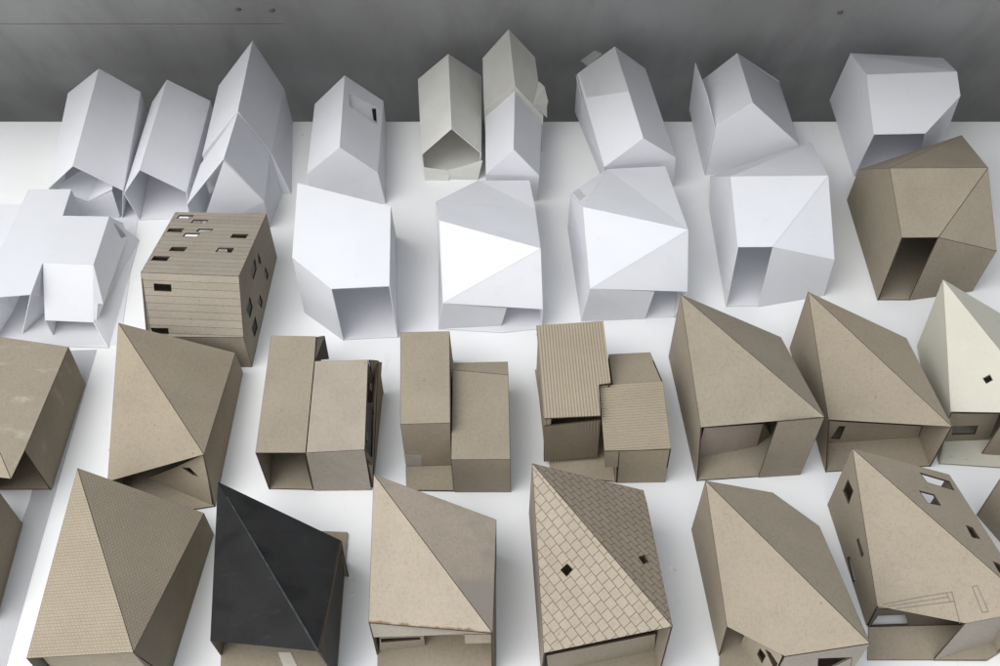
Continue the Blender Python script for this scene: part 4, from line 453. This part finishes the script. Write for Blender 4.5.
class NB:
    """small helper to wire nodes"""
    def __init__(s, nt): s.nt = nt
    def n(s, typ, **kw):
        nd = s.nt.nodes.new(typ)
        for k, v in kw.items():
            if k.startswith('i_'):
                nd.inputs[k[2:].replace('_', ' ')].default_value = v
            else: setattr(nd, k, v)
        return nd
    def l(s, a, b): s.nt.links.new(a, b)
    def coords(s):
        """object coordinates shifted per object so that no two panels share their grain"""
        tc = s.n('ShaderNodeTexCoord'); oi = s.n('ShaderNodeObjectInfo')
        mu = s.n('ShaderNodeMath', operation='MULTIPLY'); mu.inputs[1].default_value = 37.0
        s.l(oi.outputs['Random'], mu.inputs[0])
        ad = s.n('ShaderNodeVectorMath', operation='ADD')
        s.l(tc.outputs['Object'], ad.inputs[0]); s.l(mu.outputs[0], ad.inputs[1])
        return ad.outputs[0], oi.outputs['Random'], tc
    def noise(s, vec, scale, detail=3.0, rough=.55, stretch=None):
        if stretch:
            mp = s.n('ShaderNodeMapping'); mp.inputs['Scale'].default_value = stretch
            s.l(vec, mp.inputs[0]); vec = mp.outputs[0]
        t = s.n('ShaderNodeTexNoise'); t.inputs['Scale'].default_value = scale
        t.inputs['Detail'].default_value = detail; t.inputs['Roughness'].default_value = rough
        s.l(vec, t.inputs['Vector']); return t.outputs['Fac']
    def ramp(s, fac, stops):
        r = s.n('ShaderNodeValToRGB'); e = r.color_ramp.elements
        while len(e) < len(stops): e.new(.5)
        for k, (p, c) in enumerate(stops):
            e[k].position = p; e[k].color = (c[0], c[1], c[2], 1) if not isinstance(c, (int, float)) else (c, c, c, 1)
        s.l(fac, r.inputs[0]); return r.outputs[0]
    def mix(s, fac, a, b, mode='MIX'):
        m = s.n('ShaderNodeMix', data_type='RGBA', blend_type=mode)
        for sock, v in ((m.inputs['Factor'], fac), (m.inputs[6], a), (m.inputs[7], b)):
            if isinstance(v, (int, float)): sock.default_value = v
            elif isinstance(v, tuple): sock.default_value = (*v, 1)
            else: s.l(v, sock)
        return m.outputs[2]
    def bump(s, h, strength, dist, bsdf):
        b = s.n('ShaderNodeBump'); b.inputs['Strength'].default_value = strength
        b.inputs['Distance'].default_value = dist
        s.l(h, b.inputs['Height']); s.l(b.outputs[0], bsdf.inputs['Normal'])

def card_mat(name, base, vary=.06, rough=.85, pattern=None, marks=None, tape=False, fibre=1.0):
    m, nt, b, out = new_mat(name); k = NB(nt)
    vec, rnd, tc = k.coords()
    d = tuple(c * (1 - vary) for c in base); u = tuple(min(1, c * (1 + vary)) for c in base)
    big = k.noise(vec, 28, 3)
    col = k.ramp(big, [(.3, d), (.7, u)])
    # pressed paper fibres: short light and dark flecks
    f1 = k.noise(vec, 520, 2, .7, (1, .55, .7))
    f2 = k.noise(vec, 900, 2, .8, (.3, 1, .5))
    fl = k.ramp(f1, [(.34, .86), (.5, 1.0), (.68, 1.07)])
    col = k.mix(.5 * fibre, col, fl, 'MULTIPLY')
    fl2 = k.ramp(f2, [(.32, .78), (.46, 1.0)])
    col = k.mix(.55 * fibre, col, fl2, 'MULTIPLY')
    # every sheet was cut from a slightly different board
    tone = k.ramp(rnd, [(0, (.91, .91, .90)), (1, (1.07, 1.06, 1.05))])
    col = k.mix(1.0, col, tone, 'MULTIPLY')
    at = k.n('ShaderNodeAttribute', attribute_type='OBJECT', attribute_name='tone')
    ht = k.ramp(at.outputs['Fac'], [(0, (.97, .972, .972)), (.35, (1.0, .985, .96)), (.7, (1.02, 1.01, 1.0)), (1, (1.09, 1.06, 1.01))])
    col = k.mix(1.0, col, ht, 'MULTIPLY')
    # handling dirt
    dirt = k.noise(vec, 14, 4, .6)
    dr = k.ramp(dirt, [(.55, 1.0), (.75, .86)])
    col = k.mix(.28, col, dr, 'MULTIPLY')
    sp = k.n('ShaderNodeTexVoronoi'); sp.inputs['Scale'].default_value = 46
    k.l(vec, sp.inputs['Vector'])
    spr = k.ramp(sp.outputs['Distance'], [(.035, .55), (.06, 1.0)])
    col = k.mix(.5, col, spr, 'MULTIPLY')
    height = f1
    uv = tc.outputs['UV']
    if pattern == 'plank':
        w = k.n('ShaderNodeTexBrick'); w.offset = .5
        w.inputs['Scale'].default_value = 1; w.inputs['Brick Width'].default_value = 3.0
        w.inputs['Row Height'].default_value = .0072; w.inputs['Mortar Size'].default_value = .00028
        w.inputs['Mortar Smooth'].default_value = .3
        w.inputs['Color1'].default_value = (1, 1, 1, 1); w.inputs['Color2'].default_value = (.9, .9, .89, 1); w.inputs['Mortar'].default_value = (.45, .38, .32, 1)
        k.l(uv, w.inputs['Vector'])
        col = k.mix(.9, col, w.outputs['Color'], 'MULTIPLY')
    if pattern == 'grid':          # fine scored grid with a staggered cross score
        w = k.n('ShaderNodeTexBrick'); w.offset = .5
        w.inputs['Scale'].default_value = 1; w.inputs['Brick Width'].default_value = .0030
        w.inputs['Row Height'].default_value = .0024; w.inputs['Mortar Size'].default_value = .00026
        w.inputs['Mortar Smooth'].default_value = .6
        w.inputs['Color1'].default_value = (1, 1, 1, 1); w.inputs['Color2'].default_value = (.95, .95, .94, 1); w.inputs['Mortar'].default_value = (.62, .57, .50, 1)
        k.l(uv, w.inputs['Vector'])
        col = k.mix(.85, col, w.outputs['Color'], 'MULTIPLY')
    if pattern in ('tile', 'shingle'):
        w = k.n('ShaderNodeTexBrick')
        tile = pattern == 'tile'
        w.offset = .5 if not tile else .35; w.offset_frequency = 2
        w.inputs['Scale'].default_value = 1
        w.inputs['Brick Width'].default_value = .0078 if tile else .0105
        w.inputs['Row Height'].default_value = .0072 if tile else .0050
        w.inputs['Mortar Size'].default_value = .00030 if tile else .00036
        w.inputs['Mortar Smooth'].default_value = .2
        w.inputs['Color1'].default_value = (1, 1, 1, 1); w.inputs['Color2'].default_value = (.93, .93, .92, 1); w.inputs['Mortar'].default_value = (.34, .27, .21, 1) if tile else (.42, .35, .29, 1)
        k.l(uv, w.inputs['Vector'])
        col = k.mix(.92, col, w.outputs['Color'], 'MULTIPLY')
    if marks == 'scuff':           # torn-off tape has lifted pale patches
        a = k.noise(vec, 22, 5, .6, (1, 2.2, 1)); ar = k.ramp(a, [(.56, 0.0), (.66, 1.0)])
        s2 = k.noise(vec, 160, 2); sr = k.ramp(s2, [(.35, 0.2), (.6, 1.0)])
        mm = k.mix(1.0, ar, sr, 'MULTIPLY')
        col = k.mix(mm, col, tuple(min(1, c * 1.2 + .02) for c in base))
    if marks == 'scorch':          # brown laser scorch creeping in from the cut edges
        sx = k.n('ShaderNodeSeparateXYZ'); k.l(uv, sx.inputs[0])
        wob = k.noise(vec, 130, 3)
        ma = k.n('ShaderNodeMath', operation='MULTIPLY_ADD'); ma.inputs[1].default_value = -.006; ma.inputs[2].default_value = .003
        k.l(wob, ma.inputs[0])
        ab = k.n('ShaderNodeMath', operation='ABSOLUTE'); k.l(sx.outputs[1], ab.inputs[0])
        ad = k.n('ShaderNodeMath', operation='ADD'); k.l(ab.outputs[0], ad.inputs[0]); k.l(ma.outputs[0], ad.inputs[1])
        sc = k.n('ShaderNodeMath', operation='MULTIPLY'); sc.inputs[1].default_value = 200; k.l(ad.outputs[0], sc.inputs[0])
        er = k.ramp(sc.outputs[0], [(.05, (.42, .27, .16)), (.4, (1, 1, 1))])
        col = k.mix(.85, col, er, 'MULTIPLY')
    if marks == 'scratch':         # rubbed streaks and darker glue blots on the painted board
        st = k.noise(vec, 45, 4, .7, (.25, 3.0, 1)); sr = k.ramp(st, [(.60, 0.0), (.74, 1.0)])
        col = k.mix(sr, col, tuple(c * 1.5 for c in base))
        bl = k.noise(vec, 30, 1, .4, (1, 1.8, 1)); br = k.ramp(bl, [(.60, 1.0), (.70, .68)])
        col = k.mix(1.0, col, br, 'MULTIPLY')
    if marks == 'stain':
        a = k.noise(vec, 18, 3); ar = k.ramp(a, [(.48, 0.0), (.6, 1.0)])
        col = k.mix(ar, col, tuple(c * .72 + .03 for c in base))
    b.inputs['Specular IOR Level'].default_value = .2
    k.l(col, b.inputs['Base Color'])
    if tape:
        t = k.noise(vec, 30, 2); tr = k.ramp(t, [(.35, .18), (.65, .5)])
        k.l(tr, b.inputs['Roughness']); b.inputs['Specular IOR Level'].default_value = .5
        wr = k.noise(vec, 60, 2, .5, (1, .3, 1)); k.bump(wr, .25, .002, b)
    else:
        b.inputs['Roughness'].default_value = rough
        k.bump(height, .25, .0006, b)
    return m

def paper_mat(name, base, trans=.36, age=0.0):
    m, nt, b, out = new_mat(name); k = NB(nt)
    vec, rnd, tc = k.coords()
    n1 = k.noise(vec, 16, 3)
    col = k.ramp(n1, [(.3, tuple(c * (.965 - age * .08) for c in base)), (.7, base)])
    tone = k.ramp(rnd, [(0, (.965, .965, .965)), (1, (1.0, 1.0, 1.0))])
    col = k.mix(1.0, col, tone, 'MULTIPLY')
    sm = k.noise(vec, 38, 5, .65)
    smr = k.ramp(sm, [(.6, 1.0), (.78, .90 - age * .1)])
    col = k.mix(.6, col, smr, 'MULTIPLY')
    k.l(col, b.inputs['Base Color']); b.inputs['Roughness'].default_value = .62
    b.inputs['Specular IOR Level'].default_value = .25
    w1 = k.noise(vec, 20 + 20 * age, 2); k.bump(w1, .10 + .35 * age, .004, b)
    tr = k.n('ShaderNodeBsdfTranslucent'); k.l(col, tr.inputs[0])
    mx = k.n('ShaderNodeMixShader'); mx.inputs[0].default_value = trans
    k.l(b.outputs[0], mx.inputs[1]); k.l(tr.outputs[0], mx.inputs[2]); k.l(mx.outputs[0], out.inputs[0])
    return m

def flat_mat(name, base, rough=.8, spec=.2, vary=.12, scale=60, bump=0.0):
    m, nt, b, out = new_mat(name); k = NB(nt)
    vec, rnd, tc = k.coords()
    n1 = k.noise(vec, scale, 4)
    col = k.ramp(n1, [(.3, tuple(c * (1 - vary) for c in base)), (.7, tuple(min(1, c * (1 + vary)) for c in base))])
    k.l(col, b.inputs['Base Color']); b.inputs['Roughness'].default_value = rough
    b.inputs['Specular IOR Level'].default_value = spec
    if bump: k.bump(n1, bump, .001, b)
    return m

def film_mat(name, tint, alpha, rough=.25):
    m, nt, b, out = new_mat(name); k = NB(nt)
    b.inputs['Base Color'].default_value = (*tint, 1); b.inputs['Roughness'].default_value = rough
    b.inputs['Specular IOR Level'].default_value = .5
    tr = k.n('ShaderNodeBsdfTransparent'); mx = k.n('ShaderNodeMixShader'); mx.inputs[0].default_value = alpha
    k.l(tr.outputs[0], mx.inputs[1]); k.l(b.outputs[0], mx.inputs[2]); k.l(mx.outputs[0], out.inputs[0])
    return m

K = (.262, .229, .179)
M = {
 'card': card_mat('kraft_card', K),
 'plank_card': card_mat('plank_card', (.305, .272, .225), pattern='plank'),
 'tile_card': card_mat('tile_card', (.335, .292, .237), pattern='tile', vary=.05),
 'shingle_card': card_mat('shingle_card', (.262, .222, .175), pattern='shingle', vary=.05),
 'scuffed_card': card_mat('scuffed_card', K, marks='scuff'),
 'scorched_card': card_mat('scorched_card', (.30, .262, .213), marks='scorch'),
 'stained_card': card_mat('stained_card', (.27, .237, .195), marks='stain'),
 'taped_card': card_mat('taped_card', (.285, .252, .207), tape=True),
 'corrugated': card_mat('corrugated_card', (.262, .23, .178), vary=.05, fibre=.6),
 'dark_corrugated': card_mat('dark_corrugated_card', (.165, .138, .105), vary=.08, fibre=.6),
 'ribbed_card': card_mat('ribbed_card', (.275, .24, .185), vary=.05, fibre=.5, pattern='grid'),
 'pale_card': card_mat('pale_card', (.33, .28, .238)),
 'grey_card': card_mat('grey_card', (.29, .268, .235)),
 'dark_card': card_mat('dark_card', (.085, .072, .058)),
 'cream_card': card_mat('cream_card', (.49, .482, .42), vary=.03, fibre=.3),
 'black_card': card_mat('black_card', (.0155, .0158, .0165), vary=.25, fibre=.8, rough=.92, marks='scratch'),
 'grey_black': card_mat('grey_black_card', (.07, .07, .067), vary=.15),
 'paper': paper_mat('white_paper', (.84, .846, .870)),
 'shade_grey_paper': paper_mat('shade_grey_paper', (.70, .705, .71), age=.5),  # grey tone holds painted shade for the rear roof overlay
 'shaded_aged_paper': paper_mat('shaded_aged_paper', (.60, .595, .555), age=.9),  # crinkled cream paper, darkened further to paint in the shade at the rear
 'cream_paper': paper_mat('cream_paper', (.83, .825, .785), age=.8),
 'edge': flat_mat('burnt_edge', (.06, .045, .034), .9, .1),
 'cream_edge': flat_mat('cream_edge', (.26, .25, .20), .9, .1),
 'paper_edge': flat_mat('paper_edge', (.62, .62, .64), .9, .1),
 'pencil': flat_mat('pencil_graphite', (.15, .13, .11), .6, .3),
 'crease': flat_mat('pale_crease', (.034, .036, .038), .7, .2, .4, 200),
 'tape': film_mat('clear_tape', (.62, .62, .60), .2),
 'white_tape': flat_mat('white_tape', (.52, .49, .42), .5, .3),
 'tracing': film_mat('tracing_film', (.45, .455, .47), .35, .5),
}
EDGE = {'shaded_aged_paper': 'paper_edge', 'shade_grey_paper': 'paper_edge', 'paper': 'paper_edge', 'cream_paper': 'paper_edge', 'tape': 'tape', 'tracing': 'tracing', 'cream_card': 'cream_edge', 'pencil': 'pencil', 'crease': 'crease', 'white_tape': 'white_tape', 'black_card': 'black_card'}

# ------------------------------------------------------------------ panels
def newell(P):
    n = Vector((0, 0, 0))
    for i in range(len(P)):
        a, b = P[i], P[(i + 1) % len(P)]
        n += Vector(((a.y - b.y) * (a.z + b.z), (a.z - b.z) * (a.x + b.x), (a.x - b.x) * (a.y + b.y)))
    return n.normalized()

def inset_loop(P, n, d):
    if d <= 0: return [p.copy() for p in P]
    out = []
    for i in range(len(P)):
        p, a, b = P[i], P[i - 1], P[(i + 1) % len(P)]
        e1 = (p - a).normalized(); e2 = (b - p).normalized()
        n1 = n.cross(e1); n2 = n.cross(e2)
        m = n1 + n2
        if m.length < 1e-6: m = n1
        m.normalize(); c = max(.3, m.dot(n1))
        out.append(p + m * (d / c))
    return out

def slab(bm, P, holes, t, n, uvf, uvl):
    """sheet of thickness t behind the loop P (front normal n)"""
    loops = [P] + holes
    flat = [p for l in loops for p in l]
    tris = tessellate_polygon(loops)
    F = [bm.verts.new(p) for p in flat]
    B = [bm.verts.new(p - n * t) for p in flat]
    def face(vs, mi, want=None):
        try: f = bm.faces.new(vs)
        except ValueError: return
        f.material_index = mi
        f.normal_update()
        if want is not None and f.normal.dot(want) < 0: f.normal_flip()
        for lp in f.loops: lp[uvl].uv = uvf(lp.vert.co)
    for a, b, c in tris:
        if (flat[b] - flat[a]).cross(flat[c] - flat[a]).length < 1e-10: continue
        face((F[a], F[b], F[c]), 0, n); face((B[a], B[b], B[c]), 0, -n)
    k = 0
    for l in loops:
        m = len(l)
        for i in range(m):
            a, b = k + i, k + (i + 1) % m
            face((F[a], F[b], B[b], B[a]), 1)
        k += m

def ribs(bm, P, n, U, period, h, uvf, uvl):
    """corrugated liner: wave of ridges along U standing on the front face"""
    V = n.cross(U).normalized(); o = P[0]
    q = [((p - o).dot(U), (p - o).dot(V)) for p in P]
    v0, v1 = min(b for a, b in q), max(b for a, b in q)
    N = max(2, int((v1 - v0) / period * 6))
    prev = None
    for i in range(N + 1):
        v = v0 + (v1 - v0) * (.0005 + .999 * i / N)
        xs = []
        for j in range(len(q)):
            (ua, va), (ub, vb) = q[j], q[(j + 1) % len(q)]
            if (va - v) * (vb - v) < 0: xs.append(ua + (ub - ua) * (v - va) / (vb - va))
        if len(xs) < 2: prev = None; continue
        a, b = min(xs), max(xs)
        z = h * (.5 + .5 * math.cos(2 * math.pi * (v - v0) / period)) + .00005
        pa = o + U * a + V * v + n * z; pb = o + U * b + V * v + n * z
        cur = (bm.verts.new(pa), bm.verts.new(pb))
        if prev:
            f = bm.faces.new((prev[0], cur[0], cur[1], prev[1])); f.normal_update()
            if f.normal.dot(n) < 0: f.normal_flip()
            f.smooth = True
            for lp in f.loops: lp[uvl].uv = uvf(lp.vert.co)
        prev = cur

def mesh_obj(name, bm, mats, parent=None):
    me = bpy.data.meshes.new(name); bm.to_mesh(me); bm.free()
    for m in mats: me.materials.append(m)
    o = bpy.data.objects.new(name, me); COL.objects.link(o)
    if parent is not None: o.parent = parent
    return o

def add_panel(pn, org, root, tone):
    P = [Vector(p) - org for p in pn['pts']]
    n = newell(P); cen = sum(P, Vector()) / len(P); ref = Vector(pn['ref']) - org
    if pn.get('down'):
        if n.z < 0: P.reverse(); n = -n
    elif (cen - ref).dot(n) < 0: P.reverse(); n = -n
    is_paper = 'paper' in pn['mat']
    d = pn.get('inset', .00012 if is_paper else .0003)
    if pn.get('down'): d = max(d, .0006)
    P = inset_loop(P, n, d)
    H = [[Vector(p) - org for p in h] for h in pn.get('holes', ())]
    if pn.get('ud'):
        U = (Vector(pn['ud'][1]) - Vector(pn['ud'][0])); O = Vector(pn['ud'][0]) - org
    else: U = P[1] - P[0]; O = P[0].copy()
    U = (U - n * U.dot(n)).normalized(); V = n.cross(U)
    uvf = lambda co: ((co - O).dot(U), (co - O).dot(V))
    bm = bmesh.new(); uvl = bm.loops.layers.uv.new('UVMap')
    t = pn['t']
    slab(bm, P, H, t, n, uvf, uvl)
    if pn.get('relief'): ribs(bm, P, n, U, pn['relief'][0], pn['relief'][1], uvf, uvl)
    m = pn['mat']
    o = mesh_obj(pn['part'], bm, [M[m], M[EDGE.get(m, 'edge')]], root)
    if pn.get('label'): o['label'] = pn['label']
    o['tone'] = tone
    for h in H:                       # the cut edge lining every window opening
        hb = bmesh.new(); ul = hb.loops.layers.uv.new('UVMap')
        hn = newell(h); L = list(h)
        if hn.dot(n) < 0: L.reverse()
        I = inset_loop(L, n, .00035)
        lo = [p + n * .0001 for p in L]; li = [p + n * .0001 for p in I]
        A = [hb.verts.new(p) for p in lo]; B = [hb.verts.new(p) for p in li]
        C = [hb.verts.new(p - n * (t + .0002)) for p in li]; D = [hb.verts.new(p - n * (t + .0002)) for p in lo]
        for i in range(len(L)):
            j = (i + 1) % len(L)
            hb.faces.new((A[i], A[j], B[j], B[i])); hb.faces.new((B[i], B[j], C[j], C[i])); hb.faces.new((C[i], C[j], D[j], D[i]))
        mesh_obj('window_frame', hb, [M[EDGE.get(m, 'edge')]], o)
    return o

for hd in HOUSES:
    pts = [Vector(p) for pn in hd['panels'] for p in pn['pts']]
    c = sum(pts, Vector()) / len(pts); org = Vector((round(c.x, 3), round(c.y, 3), 0))
    root = bpy.data.objects.new(hd['name'], None); COL.objects.link(root)
    root.empty_display_size = .03; root.location = org
    root['label'] = hd['label']; root['category'] = hd['cat']; root['group'] = hd['group']
    tone = round(random.random(), 3)
    for pn in hd['panels']: add_panel(pn, org, root, tone)

for nm, lab, P, m in SHEETS:
    P = [Vector(p) + Vector((0, 0, .0006)) for p in P]; n = newell(P)
    if n.z < 0: P.reverse(); n = -n
    org = Vector((round(sum(p.x for p in P) / len(P), 3), round(sum(p.y for p in P) / len(P), 3), 0))
    bm = bmesh.new(); ul = bm.loops.layers.uv.new('UVMap')
    slab(bm, [p - org for p in P], [], .0003, n, lambda co: (co.x, co.y), ul)
    o = mesh_obj(nm, bm, [M[m], M[EDGE.get(m, 'edge')]]); o.location = org
    o['label'] = lab; o['category'] = 'sheet'

# ------------------------------------------------------------------ setting
SCUFFS = [(-0.12, 0.379, 0.01, 0.045), (-0.128, 0.42, 0.006, 0.03), (0.143, 0.397, 0.01, 0.03), (0.192, 0.81, 0.012, 0.02)]
def table_mat():
    m, nt, b, out = new_mat('white_table_paint'); k = NB(nt)
    tc = k.n('ShaderNodeTexCoord'); vec = tc.outputs['Object']
    n1 = k.noise(vec, 6, 3); col = k.ramp(n1, [(.3, (.68, .685, .69)), (.7, (.73, .735, .74))])
    sc = k.noise(vec, 40, 6, .7, (1, .35, 1)); sr = k.ramp(sc, [(.62, 1.0), (.74, .86)])
    col = k.mix(.7, col, sr, 'MULTIPLY')
    v = k.n('ShaderNodeTexVoronoi'); v.inputs['Scale'].default_value = 24; k.l(vec, v.inputs['Vector'])
    vr = k.ramp(v.outputs['Distance'], [(.02, .6), (.045, 1.0)]); col = k.mix(.5, col, vr, 'MULTIPLY')
    # two patches where something was glued and torn off, and a soft grubby tide towards the front
    for cx, cy, rx, ry in SCUFFS:
        mp = k.n('ShaderNodeMapping', vector_type='POINT'); mp.inputs['Location'].default_value = (-cx / rx, -cy / ry, 0); mp.inputs['Scale'].default_value = (1 / rx, 1 / ry, 1)
        k.l(vec, mp.inputs[0])
        ln = k.n('ShaderNodeVectorMath', operation='LENGTH'); k.l(mp.outputs[0], ln.inputs[0])
        wob = k.noise(vec, 140, 4, .65)
        sm = k.n('ShaderNodeMath', operation='MULTIPLY_ADD'); sm.inputs[1].default_value = 1.6; k.l(wob, sm.inputs[0]); k.l(ln.outputs['Value'], sm.inputs[2])
        mk = k.ramp(sm.outputs[0], [(.86, 1.0), (1.0, 0.0)])
        fine = k.noise(vec, 420, 3, .7, (1, .5, 1)); fr = k.ramp(fine, [(.38, (.55, .55, .54)), (.56, (.80, .80, .78))])
        col = k.mix(mk, col, fr)
    dn = k.noise(vec, 3.2, 5, .6); dr = k.ramp(dn, [(.42, (1, 1, 1)), (.72, (.93, .925, .90))]); col = k.mix(1.0, col, dr, 'MULTIPLY')
    k.l(col, b.inputs['Base Color'])
    ro = k.ramp(n1, [(.3, .38), (.7, .5)]); k.l(ro, b.inputs['Roughness'])
    b.inputs['Specular IOR Level'].default_value = .4
    bn = k.noise(vec, 70, 3); k.bump(bn, .08, .001, b)
    return m

def wall_mat():
    m, nt, b, out = new_mat('grey_wall_paint'); k = NB(nt)
    tc = k.n('ShaderNodeTexCoord'); vec = tc.outputs['Object']
    n1 = k.noise(vec, 5, 4); col = k.ramp(n1, [(.3, (.27, .27, .268)), (.7, (.355, .357, .36))])
    s2 = k.noise(vec, 9, 5, .65, (2.2, 1, .35)); sr = k.ramp(s2, [(.45, 1.0), (.75, .72)])
    col = k.mix(.8, col, sr, 'MULTIPLY')
    k.l(col, b.inputs['Base Color']); b.inputs['Roughness'].default_value = .6
    bn = k.noise(vec, 120, 3); k.bump(bn, .15, .001, b)
    return m

def box(bm, x0, x1, y0, y1, z0, z1):
    vs = [bm.verts.new((x, y, z)) for x in (x0, x1) for y in (y0, y1) for z in (z0, z1)]
    for f in ((0, 1, 3, 2), (4, 6, 7, 5), (0, 4, 5, 1), (2, 3, 7, 6), (0, 2, 6, 4), (1, 5, 7, 3)):
        bm.faces.new([vs[i] for i in f])

TABLE_BACK = .964
bm = bmesh.new(); box(bm, -1.3, 1.3, .05, TABLE_BACK, -.028, 0)
bmesh.ops.recalc_face_normals(bm, faces=bm.faces)
bmesh.ops.bevel(bm, geom=list(bm.edges), offset=.0015, segments=2, affect='EDGES')
TM_ = table_mat()
tr = bpy.data.objects.new('table', None); COL.objects.link(tr)
tr['label'] = 'long white painted table on which all the model houses stand'; tr['category'] = 'table'
mesh_obj('tabletop', bm, [TM_], tr)
for x in (-1.2, 1.2):
    for y in (.12, .88):
        bm = bmesh.new(); box(bm, x - .025, x + .025, y - .025, y + .025, -.74, -.0285); bmesh.ops.recalc_face_normals(bm, faces=bm.faces)
        mesh_obj('leg', bm, [TM_], tr)

WM = wall_mat()
SEAMS = [(-.75, -0.2436, 0.0871)]
SCREWS = [(-0.2892, 0.1157), (-0.2521, 0.1138), (0.3773, 0.1101)]
# the grey panel behind the table leans forward over its back edge; a dark gap opens below
LEAN = math.radians(25); WB, WBZ = 1.115, -.10
def on_wall(x, z, off): return Vector((x, WB - math.tan(LEAN) * (z - WBZ) - off * math.cos(LEAN), z - off * math.sin(LEAN)))
bm = bmesh.new()
vs = []
kn = on_wall(0, .25, 0); kb = on_wall(0, .25, -.03)  # unseen lip added beyond this bend to keep overhead light off the back row
for x in (-1.6, 1.6):
    vs.append([bm.verts.new(p) for p in (on_wall(x, -.30, 0), Vector((x, kn.y, kn.z)), Vector((x, .80, .305)),
               Vector((x, .80, .33)), Vector((x, kb.y, kb.z + .02)), on_wall(x, -.30, -.03))])
for k in range(6):
    bm.faces.new((vs[0][k], vs[0][(k + 1) % 6], vs[1][(k + 1) % 6], vs[1][k]))
bm.faces.new(vs[0]); bm.faces.new(vs[1][::-1])
bmesh.ops.recalc_face_normals(bm, faces=bm.faces)
wall = mesh_obj('wall', bm, [WM]); wall['kind'] = 'structure'
# hairline joint between two boards, and three screw heads
for (x0, x1, z) in SEAMS:
    bm = bmesh.new()
    P = [on_wall(x0, z, .0002), on_wall(x1, z, .0002), on_wall(x1, z + .0008, .0002), on_wall(x0, z + .0008, .0002)]
    slab(bm, P, [], .0006, newell(P), lambda co: (co.x, co.z), bm.loops.layers.uv.new('UVMap'))
    mesh_obj('joint', bm, [M['pencil']], wall)
for x, z in SCREWS:
    bm = bmesh.new()
    bmesh.ops.create_cone(bm, cap_ends=True, segments=14, radius1=.0036, radius2=.0026, depth=.0018)
    bmesh.ops.rotate(bm, verts=bm.verts, cent=(0, 0, 0), matrix=Matrix.Rotation(math.radians(90) + LEAN, 3, 'X'))
    bmesh.ops.translate(bm, verts=bm.verts, vec=on_wall(x, z, .0008))
    mesh_obj('screw', bm, [M['pencil']], wall)
bm = bmesh.new(); box(bm, -3, 3, -2.5, 1.4, -.80, -.741); bmesh.ops.recalc_face_normals(bm, faces=bm.faces)
fl = mesh_obj('floor', bm, [flat_mat('floor_paint', (.16, .16, .16), .6)]); fl['kind'] = 'structure'

# ------------------------------------------------------------------ light
w = bpy.data.worlds.new('World'); scene.world = w; w.use_nodes = True
wn = NB(w.node_tree); bg = w.node_tree.nodes['Background']
tc = wn.n('ShaderNodeTexCoord'); sx = wn.n('ShaderNodeSeparateXYZ'); wn.l(tc.outputs['Generated'], sx.inputs[0])
# the room: pale ceiling overhead, daylight from the front left, dim elsewhere
base = wn.ramp(sx.outputs[2], [(0.0, (.03, .032, .036)), (.25, (.09, .10, .12)), (.75, (.42, .48, .56))])
dt = wn.n('ShaderNodeVectorMath', operation='DOT_PRODUCT'); dt.inputs[1].default_value = Vector((-.55, -.60, .66)).normalized()
wn.l(tc.outputs['Generated'], dt.inputs[0])
lobe = wn.ramp(dt.outputs['Value'], [(.45, (0, 0, 0)), (.95, (2.65, 2.62, 2.58))])
wn.l(wn.mix(1.0, base, lobe, 'ADD'), bg.inputs[0])
bg.inputs[1].default_value = .87

def area(name, loc, target, sx, sy, power, col):
    L = bpy.data.lights.new(name, 'AREA'); L.shape = 'RECTANGLE'; L.size = sx; L.size_y = sy; L.energy = power; L.color = col
    o = bpy.data.objects.new(name, L); COL.objects.link(o); o.location = loc
    o.rotation_euler = (Vector(target) - Vector(loc)).to_track_quat('-Z', 'Y').to_euler()
    return o
area('skylight', (-.74, .1, 1.35), (-.62, .16, 0), .95, .95, 16.5, (1.0, .992, .98))


# ------------------------------------------------------------------ camera
cd = bpy.data.cameras.new('Camera'); cam = bpy.data.objects.new('Camera', cd); COL.objects.link(cam)
cam.location = (0, 0, .8); cam.rotation_euler = (math.radians(90 - 51), 0, 0)
cd.sensor_width = 36; cd.lens = 36 * 1.06; cd.clip_start = .01; cd.clip_end = 50
scene.camera = cam
scene.cycles.max_bounces = 14; scene.cycles.diffuse_bounces = 10
scene.view_settings.view_transform = 'Standard'; scene.view_settings.look = 'None'
scene.view_settings.exposure = 0; scene.view_settings.gamma = 1
